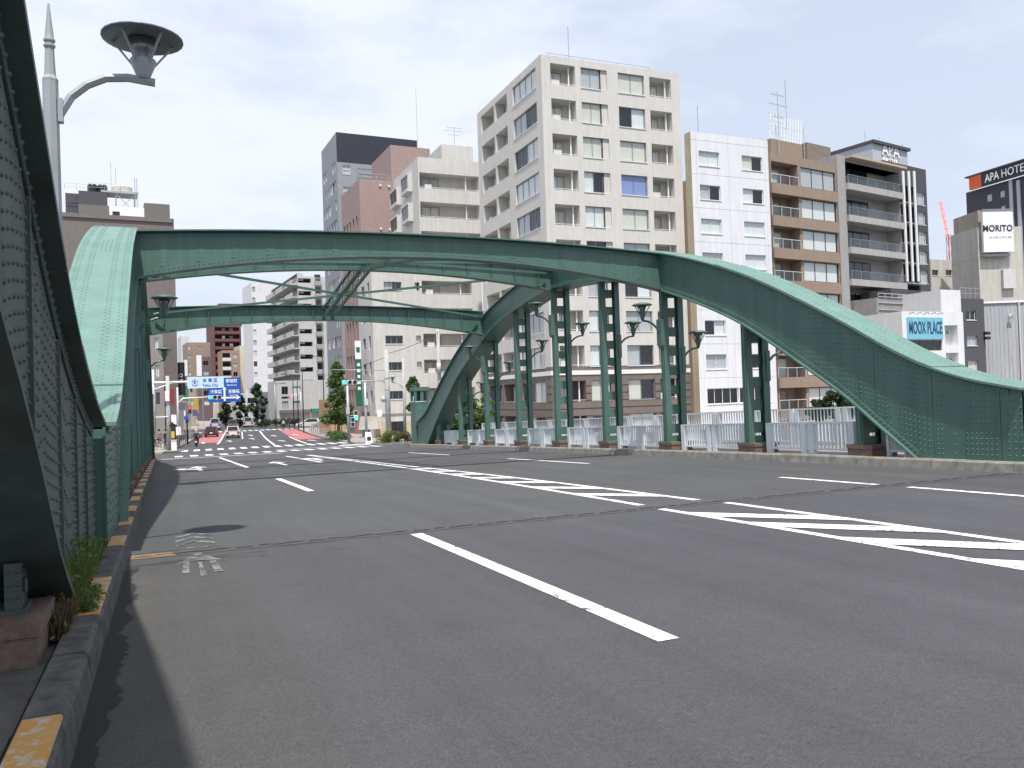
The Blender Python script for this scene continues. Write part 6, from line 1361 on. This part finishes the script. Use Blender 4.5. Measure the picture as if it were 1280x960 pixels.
# ================================================================== VEHICLES
TYRE = mat('tyre', (.015, .015, .016), .8, .1, 6); TAIL = mat('tail_light', (.5, .02, .02), .3, .05, 4); CARG = mat('car_glass', (.015, .018, .02), .08, .05, 3, spec=.6)
def car(label, x, y, rz, col, L_=4.2, Wd=1.7, Hh=1.5, van=False, brake=True):
    pm = mat('car_paint_'+'_'.join(f'{c:.2f}' for c in col), col, .3, .04, 3, coat=.6, spec=.5); e = tag(empty('parked_car' if not brake else 'car', (x, y, zd(y)), rz), label, 'car'); h = Wd/2; hl = L_/2; belt = Hh*.60
    # rear faces -y. side outline lower body
    out = [(-hl, .35), (-hl+.03, .28), (-hl+.5, .2), (hl-.5, .2), (hl-.03, .3), (hl, .5), (hl-.1, belt*.82), (hl-.9, belt*.97), (hl-1.0, belt), (-hl+.25, belt), (-hl+.06, belt*.9)]
    b = MB(); b.prism(out, lambda p: (-h*.93, p[0]*.985, p[1]), lambda p: (h*.93, p[0]*.985, p[1])); b.prism([(p[0]*.97, .22+(p[1]-.2)*.93) for p in out], lambda p: (-h, p[0], p[1]), lambda p: (h, p[0], p[1])); body = link('body', b.mesh('body', pm), e, local=True)
    r0_, r1_, f1, f0 = (-hl+.10, -hl+.22, hl-1.0 if van else hl-1.9, hl-.55 if van else hl-1.0)
    b = MB(); k = .84; b.hexa([(-h*.93, r0_, belt-.02), (h*.93, r0_, belt-.02), (h*.93, f0, belt-.02), (-h*.93, f0, belt-.02), (-h*k*.93, r1_+.15, Hh), (h*k*.93, r1_+.15, Hh), (h*k*.93, f1, Hh), (-h*k*.93, f1, Hh)]); link('cabin', b.mesh('cabin', pm), e, local=True)
    def pane(P, nm):
        c = np.mean(P, 0); b = MB(); b.add([tuple(c+(np.array(p)-c)*.86) for p in P], [(0,1,2,3)]); link(nm, b.mesh(nm, CARG), e, local=True)
    g = .012; pane([(-h*.93, r0_-g, belt), (h*.93, r0_-g, belt), (h*k*.93, r1_+.15-g, Hh), (-h*k*.93, r1_+.15-g, Hh)], 'rear_window'); pane([(h*.93, f0+g, belt), (-h*.93, f0+g, belt), (-h*k*.93, f1+g, Hh), (h*k*.93, f1+g, Hh)], 'windscreen')
    for s in (-1, 1): pane([(s*(h*.93+g), r0_+.1, belt), (s*(h*.93+g), f0-.15, belt), (s*(h*k*.93+g), f1-.05, Hh), (s*(h*k*.93+g), r1_+.25, Hh)][::s], 'side_window')
    for s in (-1, 1):
        for yy in (-hl+.78, hl-.82):
            b = MB(); b.lathe([(0, 0), (.3, 0), (.31, .03), (.31, .17), (.3, .2), (0, .2)], (0, 0, 0), 16); b.v = [(s*(h-.19)+s*p[2], yy+p[0], .31+p[1]) for p in b.v]; w = link('wheel', b.mesh('wheel', TYRE), e, local=True)
            b = MB(); b.lathe([(0, .0), (.19, 0), (.19, .02)], (0, 0, 0), 12); b.v = [(s*(h+.012)-s*p[2], yy+p[0], .31+p[1]) for p in b.v]; link('rim', b.mesh('rim', GALV), w, local=True)
        b = MB(); b.box(min(s*h*.62, s*h*.95), max(s*h*.62, s*h*.95), -hl-.015, -hl+.1, belt*.66, belt*.92); link('tail_light', b.mesh('tail_light', TAIL), e, local=True)
        b = MB(); b.box(min(s*h*.55, s*h*.93), max(s*h*.55, s*h*.93), hl-.12, hl-.0, .55, .72); link('headlight', b.mesh('headlight', FROST), e, local=True); b = MB(); b.box(min(s*h, s*(h+.16)), max(s*h, s*(h+.16)), f0-.3, f0-.18, belt, belt+.14); link('mirror', b.mesh('mirror', pm), e, local=True)
    lbox(e, 'number_plate', WHITEP, -.17, .17, -hl-.025, -hl-.005, .5, .67); lbox(e, 'bumper', BLACKM, -h*.9, h*.9, -hl-.012, -hl+.05, .24, .4); return e
rs = -math.atan(.0805)
car('black hatchback with red tail lights waiting on the red bus lane', 6.1, 123, rs, (.03, .012, .014), 4.2, 1.74, 1.45); car('small white hatchback driving away beside the red bus lane', 8.35, 115, rs, (.66, .66, .66), 3.9, 1.66, 1.55)
car('white box van with blue roof waiting past the black hatchback', 8.6, 160, rs, (.45, .50, .62), 4.6, 1.8, 2.1, True); car('dark minivan in front of the white hatchback', 11.0, 152, rs, (.05, .06, .06), 4.5, 1.75, 1.85, True); car('red compact car ahead of the white hatchback', 9.6, 131, rs, (.30, .05, .045), 3.9, 1.66, 1.5); car('white sedan turning at the far junction', 14.8, 176, rs-.9, (.70, .70, .70), 4.4, 1.75, 1.45)
car('white car parked half hidden behind the street lamps', SLAT(11)(150), 150, rs+1.4, (.62, .62, .62), 4.2, 1.7, 1.5, brake=False)
car('silver van waiting behind the red compact car', SLAT(.9)(168), 168, rs, (.42, .43, .45), 4.5, 1.75, 1.95, True); car('dark blue sedan at the far junction beside the hedge', SLAT(4.2)(182), 182, rs, (.04, .05, .09), 4.4, 1.74, 1.45); car('grey hatchback parked behind the guard rails', SLAT(12.5)(139), 139, rs+1.5, (.30, .31, .32), 4.0, 1.68, 1.5, brake=False)
# overhead wires from the utility poles
for i, (a_, b_, lb) in enumerate((((P_ := at_y(484, 442, 72)), at_y(549, 414, 79), 'black overhead cable between the two utility poles of the sunlit corner'), (at_y(484, 446, 72), at_y(398, 470, 150), 'black overhead cable running along the sunlit side of the street'), (at_y(208, 474, 72), at_y(231, 480, 150), 'black overhead cable running along the shaded side of the street'))):
    m_ = (np.array(a_)+np.array(b_))/2-[0, 0, .5]; bz = MB(); bz.tube([np.array(a_)*(1-t_)**2+2*m_*t_*(1-t_)+np.array(b_)*t_*t_ for t_ in np.linspace(0, 1, 13)], .025, 4); tag(link('overhead_cable', bz.mesh('overhead_cable', BLACKM)), lb, 'cable')
# ================================================================== PEOPLE
SKIN = mat('skin', (.42, .27, .20), .6, .05, 5); HAIR = mat('hair_black', (.015, .013, .012), .6, .1, 8)
def person(label, x, y, z, rz, top, bot, pose='walk', sc=1.0, helmet=None, hatcol=None):
    """one continuous skinned body; colours by region"""
    tm = mat('cloth_%.2f_%.2f_%.2f' % top, top, .85, .1, 8); bmx = mat('cloth_%.2f_%.2f_%.2f' % bot, bot, .85, .1, 8); st = .24 if pose == 'walk' else .03
    J = {'pel': (0, 0, .93, .135), 'sp': (0, 0, 1.14, .12), 'ch': (0, .01, 1.34, .145), 'nk': (0, -.01, 1.47, .055), 'hd': (0, -.03, 1.56, .088), 'tp': (0, -.02, 1.66, .085)}
    for s, n in ((-1, 'l'), (1, 'r')):
        f = st*s
        J['h'+n] = (s*.09, 0, .86, .095); J['k'+n] = (s*.10, -f*.5-.03, .49, .066); J['a'+n] = (s*.10, -f+.03, .09, .045); J['t'+n] = (s*.11, -f-.13, .045, .036)
        J['s'+n] = (s*.17, .01, 1.37, .062); J['e'+n] = (s*.23, f*.45+.03, 1.11, .045); J['w'+n] = (s*.24, f*.8-.04, .88, .034); J['g'+n] = (s*.24, f*.9-.07, .80, .036)
    if pose == 'ride':
        for s, n in ((-1, 'l'), (1, 'r')):
            J['k'+n] = (s*.16, .42, .80, .07); J['a'+n] = (s*.16, .32, .38, .046); J['t'+n] = (s*.16, .46, .34, .038); J['e'+n] = (s*.25, .26, 1.12, .046); J['w'+n] = (s*.26, .48, 1.05, .035); J['g'+n] = (s*.26, .55, 1.04, .036); J['h'+n] = (s*.1, .08, .88, .1)
        J['nk'] = (0, .05, 1.47, .055); J['hd'] = (0, .09, 1.56, .088); J['tp'] = (0, .08, 1.66, .085)
    E_ = [('pel', 'sp'), ('sp', 'ch'), ('ch', 'nk'), ('nk', 'hd'), ('hd', 'tp')]
    for n in 'lr': E_ += [('pel', 'h'+n), ('h'+n, 'k'+n), ('k'+n, 'a'+n), ('a'+n, 't'+n), ('ch', 's'+n), ('s'+n, 'e'+n), ('e'+n, 'w'+n), ('w'+n, 'g'+n)]
    K_ = list(J); me = bpy.data.meshes.new('skeleton'); me.from_pydata([J[k][:3] for k in K_], [(K_.index(a), K_.index(b)) for a, b in E_], []); o = bpy.data.objects.new('tmp', me); COL.objects.link(o)
    o.modifiers.new('s', 'SKIN'); sv = me.skin_vertices[0].data
    for i, k in enumerate(K_): sv[i].radius = (J[k][3], J[k][3]*(.72 if k in ('pel', 'sp', 'ch') else 1)); sv[i].use_root = k == 'pel'
    u = o.modifiers.new('u', 'SUBSURF'); u.levels = 1; u.render_levels = 1
    dg = bpy.context.evaluated_depsgraph_get(); dg.update(); bm_ = bpy.data.meshes.new_from_object(o.evaluated_get(dg)); bpy.data.objects.remove(o)
    bm_.name = 'body'; bm_.materials.clear(); [bm_.materials.append(q_) for q_ in (SKIN, tm, bmx, BLACKM)]
    for p in bm_.polygons:
        c = p.center; p.use_smooth = True; arm = abs(c.x) > .19 and c.z > .7
        p.material_index = 0 if c.z > 1.45 else (0 if (arm and (c.z < .86 if pose != 'ride' else c.y > .5)) else 1 if (c.z > .98 or arm) else 3 if c.z < .10 and pose != 'ride' else 2)
    e = tag(empty('person', (x, y, z), rz), label, 'person'); e.scale = (sc, sc, sc); link('body', bm_, e, local=True)
    hy = J['tp'][1]; b = MB(); b.lathe([(0, .125), (.06, .115), (.098, .07), (.108, .0), (.10, -.07)], (0, hy+.012, 1.655), 12); link('helmet' if helmet else 'hair', b.mesh('hair', mat('helmet_%.2f' % helmet, (helmet,)*3, .3, .05, 4) if helmet else HAIR, True), e, local=True)
    return e
P = at_y(357, 537, 141); person('pedestrian in white shirt and dark trousers crossing the far junction', P[0]-.3, 141, zd(141), 2.0, (.62, .62, .62), (.03, .03, .04)); person('pedestrian in dark clothes walking beside the white-shirted one', P[0]+.75, 141.5, zd(141), 2.1, (.035, .035, .04), (.03, .03, .035))
P = at_y(325, 534, 158); person('pedestrian in pale clothes on the far pavement by the tall tree', P[0], 158, -2.43, .5, (.55, .52, .50), (.45, .42, .42)); person('pedestrian in black on the far pavement by the tall tree', P[0]+.9, 158.4, -2.43, -.6, (.03, .03, .03), (.03, .03, .035))
P = at_y(204, 545, 78); person('person in dark clothes standing with a bicycle on the shaded corner', P[0]+.2, 78, zz(78), .8, (.03, .03, .035), (.03, .03, .04), 'stand'); person('person in brown top on the shaded pavement behind the utility pole', SLAT(-8.0)(86), 86, zz(86), 3.0, (.22, .15, .11), (.03, .03, .035), 'walk')
person('person in white shirt on the shaded pavement past the yellow barrier', SLAT(-7.0)(97), 97, zz(97), 3.3, (.66, .66, .66), (.04, .04, .06), 'walk')
def bicycle(label, x, y, z, rz):
    e = tag(empty('bicycle', (x, y, z), rz), label, 'bicycle')
    for yy in (-.52, .52):
        b = MB(); b.tube([(0, yy+.32*math.cos(a), .33+.32*math.sin(a)) for a in np.linspace(0, 2*math.pi, 21)], .018, 5, cap=False)
        for k in range(6): a = k*math.pi/6; b.tube([(0, yy+.31*math.cos(a), .33+.31*math.sin(a)), (0, yy-.31*math.cos(a), .33-.31*math.sin(a))], .004, 3)
        link('wheel', b.mesh('wheel', TYRE), e, local=True)
    b = MB(); [b.tube([p, q_], .016, 5) for p, q_ in (((0, -.52, .33), (0, -.05, .32)), ((0, -.05, .32), (0, -.16, .80)), ((0, -.52, .33), (0, -.14, .72)), ((0, -.15, .70), (0, .36, .82)), ((0, -.05, .32), (0, .36, .76)), ((0, .52, .33), (0, .34, .95)))]; link('frame', b.mesh('frame', SGB), e, local=True)
    b = MB(); b.tube([(-.26, .22, .98), (-.2, .34, 1.0), (.2, .34, 1.0), (.26, .22, .98)], .014, 5); link('handlebar', b.mesh('handlebar', GALV), e, local=True); lbox(e, 'saddle', BLACKM, -.07, .07, -.3, -.04, .80, .86); lbox(e, 'basket', BLACKM, -.17, .17, .42, .70, .68, .92)
bicycle('bicycle with front basket leaning by the person on the shaded corner', at_y(202, 545, 77)[0]-.2, 77, zz(77), .7)
# scooter and rider on the street
X_, Y_ = at_y(245.5, 557, 88)[0], 88
e = tag(empty('motor_scooter', (X_, Y_, zd(Y_)), rs), 'dark motor scooter riding away along the shaded kerb', 'scooter')
for yy in (-.6, .6): b = MB(); b.lathe([(0, 0), (.2, 0), (.24, .02), (.24, .1), (.2, .12), (0, .12)], (0, 0, 0), 16); b.v = [(p[2]-.06, yy+p[0], .24+p[1]) for p in b.v]; link('wheel', b.mesh('wheel', TYRE), e, local=True)
b = MB(); b.hexa([(-.17, -.85, .38), (.17, -.85, .38), (.2, .0, .3), (-.2, .0, .3), (-.14, -.8, .74), (.14, -.8, .74), (.16, .05, .74), (-.16, .05, .74)]); b.hexa([(-.18, .0, .28), (.18, .0, .28), (.18, .45, .28), (-.18, .45, .28), (-.18, .0, .34), (.18, .0, .34), (.18, .45, .34), (-.18, .45, .34)]); b.hexa([(-.2, .42, .3), (.2, .42, .3), (.16, .56, .3), (-.16, .56, .3), (-.2, .34, .95), (.2, .34, .95), (.14, .46, .98), (-.14, .46, .98)]); link('body', b.mesh('body', BLACKM), e, local=True)
b = MB(); b.tube([(-.32, .3, 1.0), (0, .4, 1.02), (.32, .3, 1.0)], .02, 6); link('handlebar', b.mesh('handlebar', GALV), e, local=True); lbox(e, 'seat', mat('seat_black', (.02, .02, .02), .6, .1, 5), -.15, .15, -.75, .0, .742, .80); lbox(e, 'tail_light', TAIL, -.1, .1, -.87, -.852, .58, .68); lbox(e, 'number_plate', WHITEP, -.1, .1, -.885, -.872, .42, .54)
person('scooter rider in dark jacket and pale helmet', X_-.0, Y_-.25, zd(Y_)-.08, rs, (.03, .03, .035), (.025, .025, .03), 'ride', 1.0, helmet=.5)
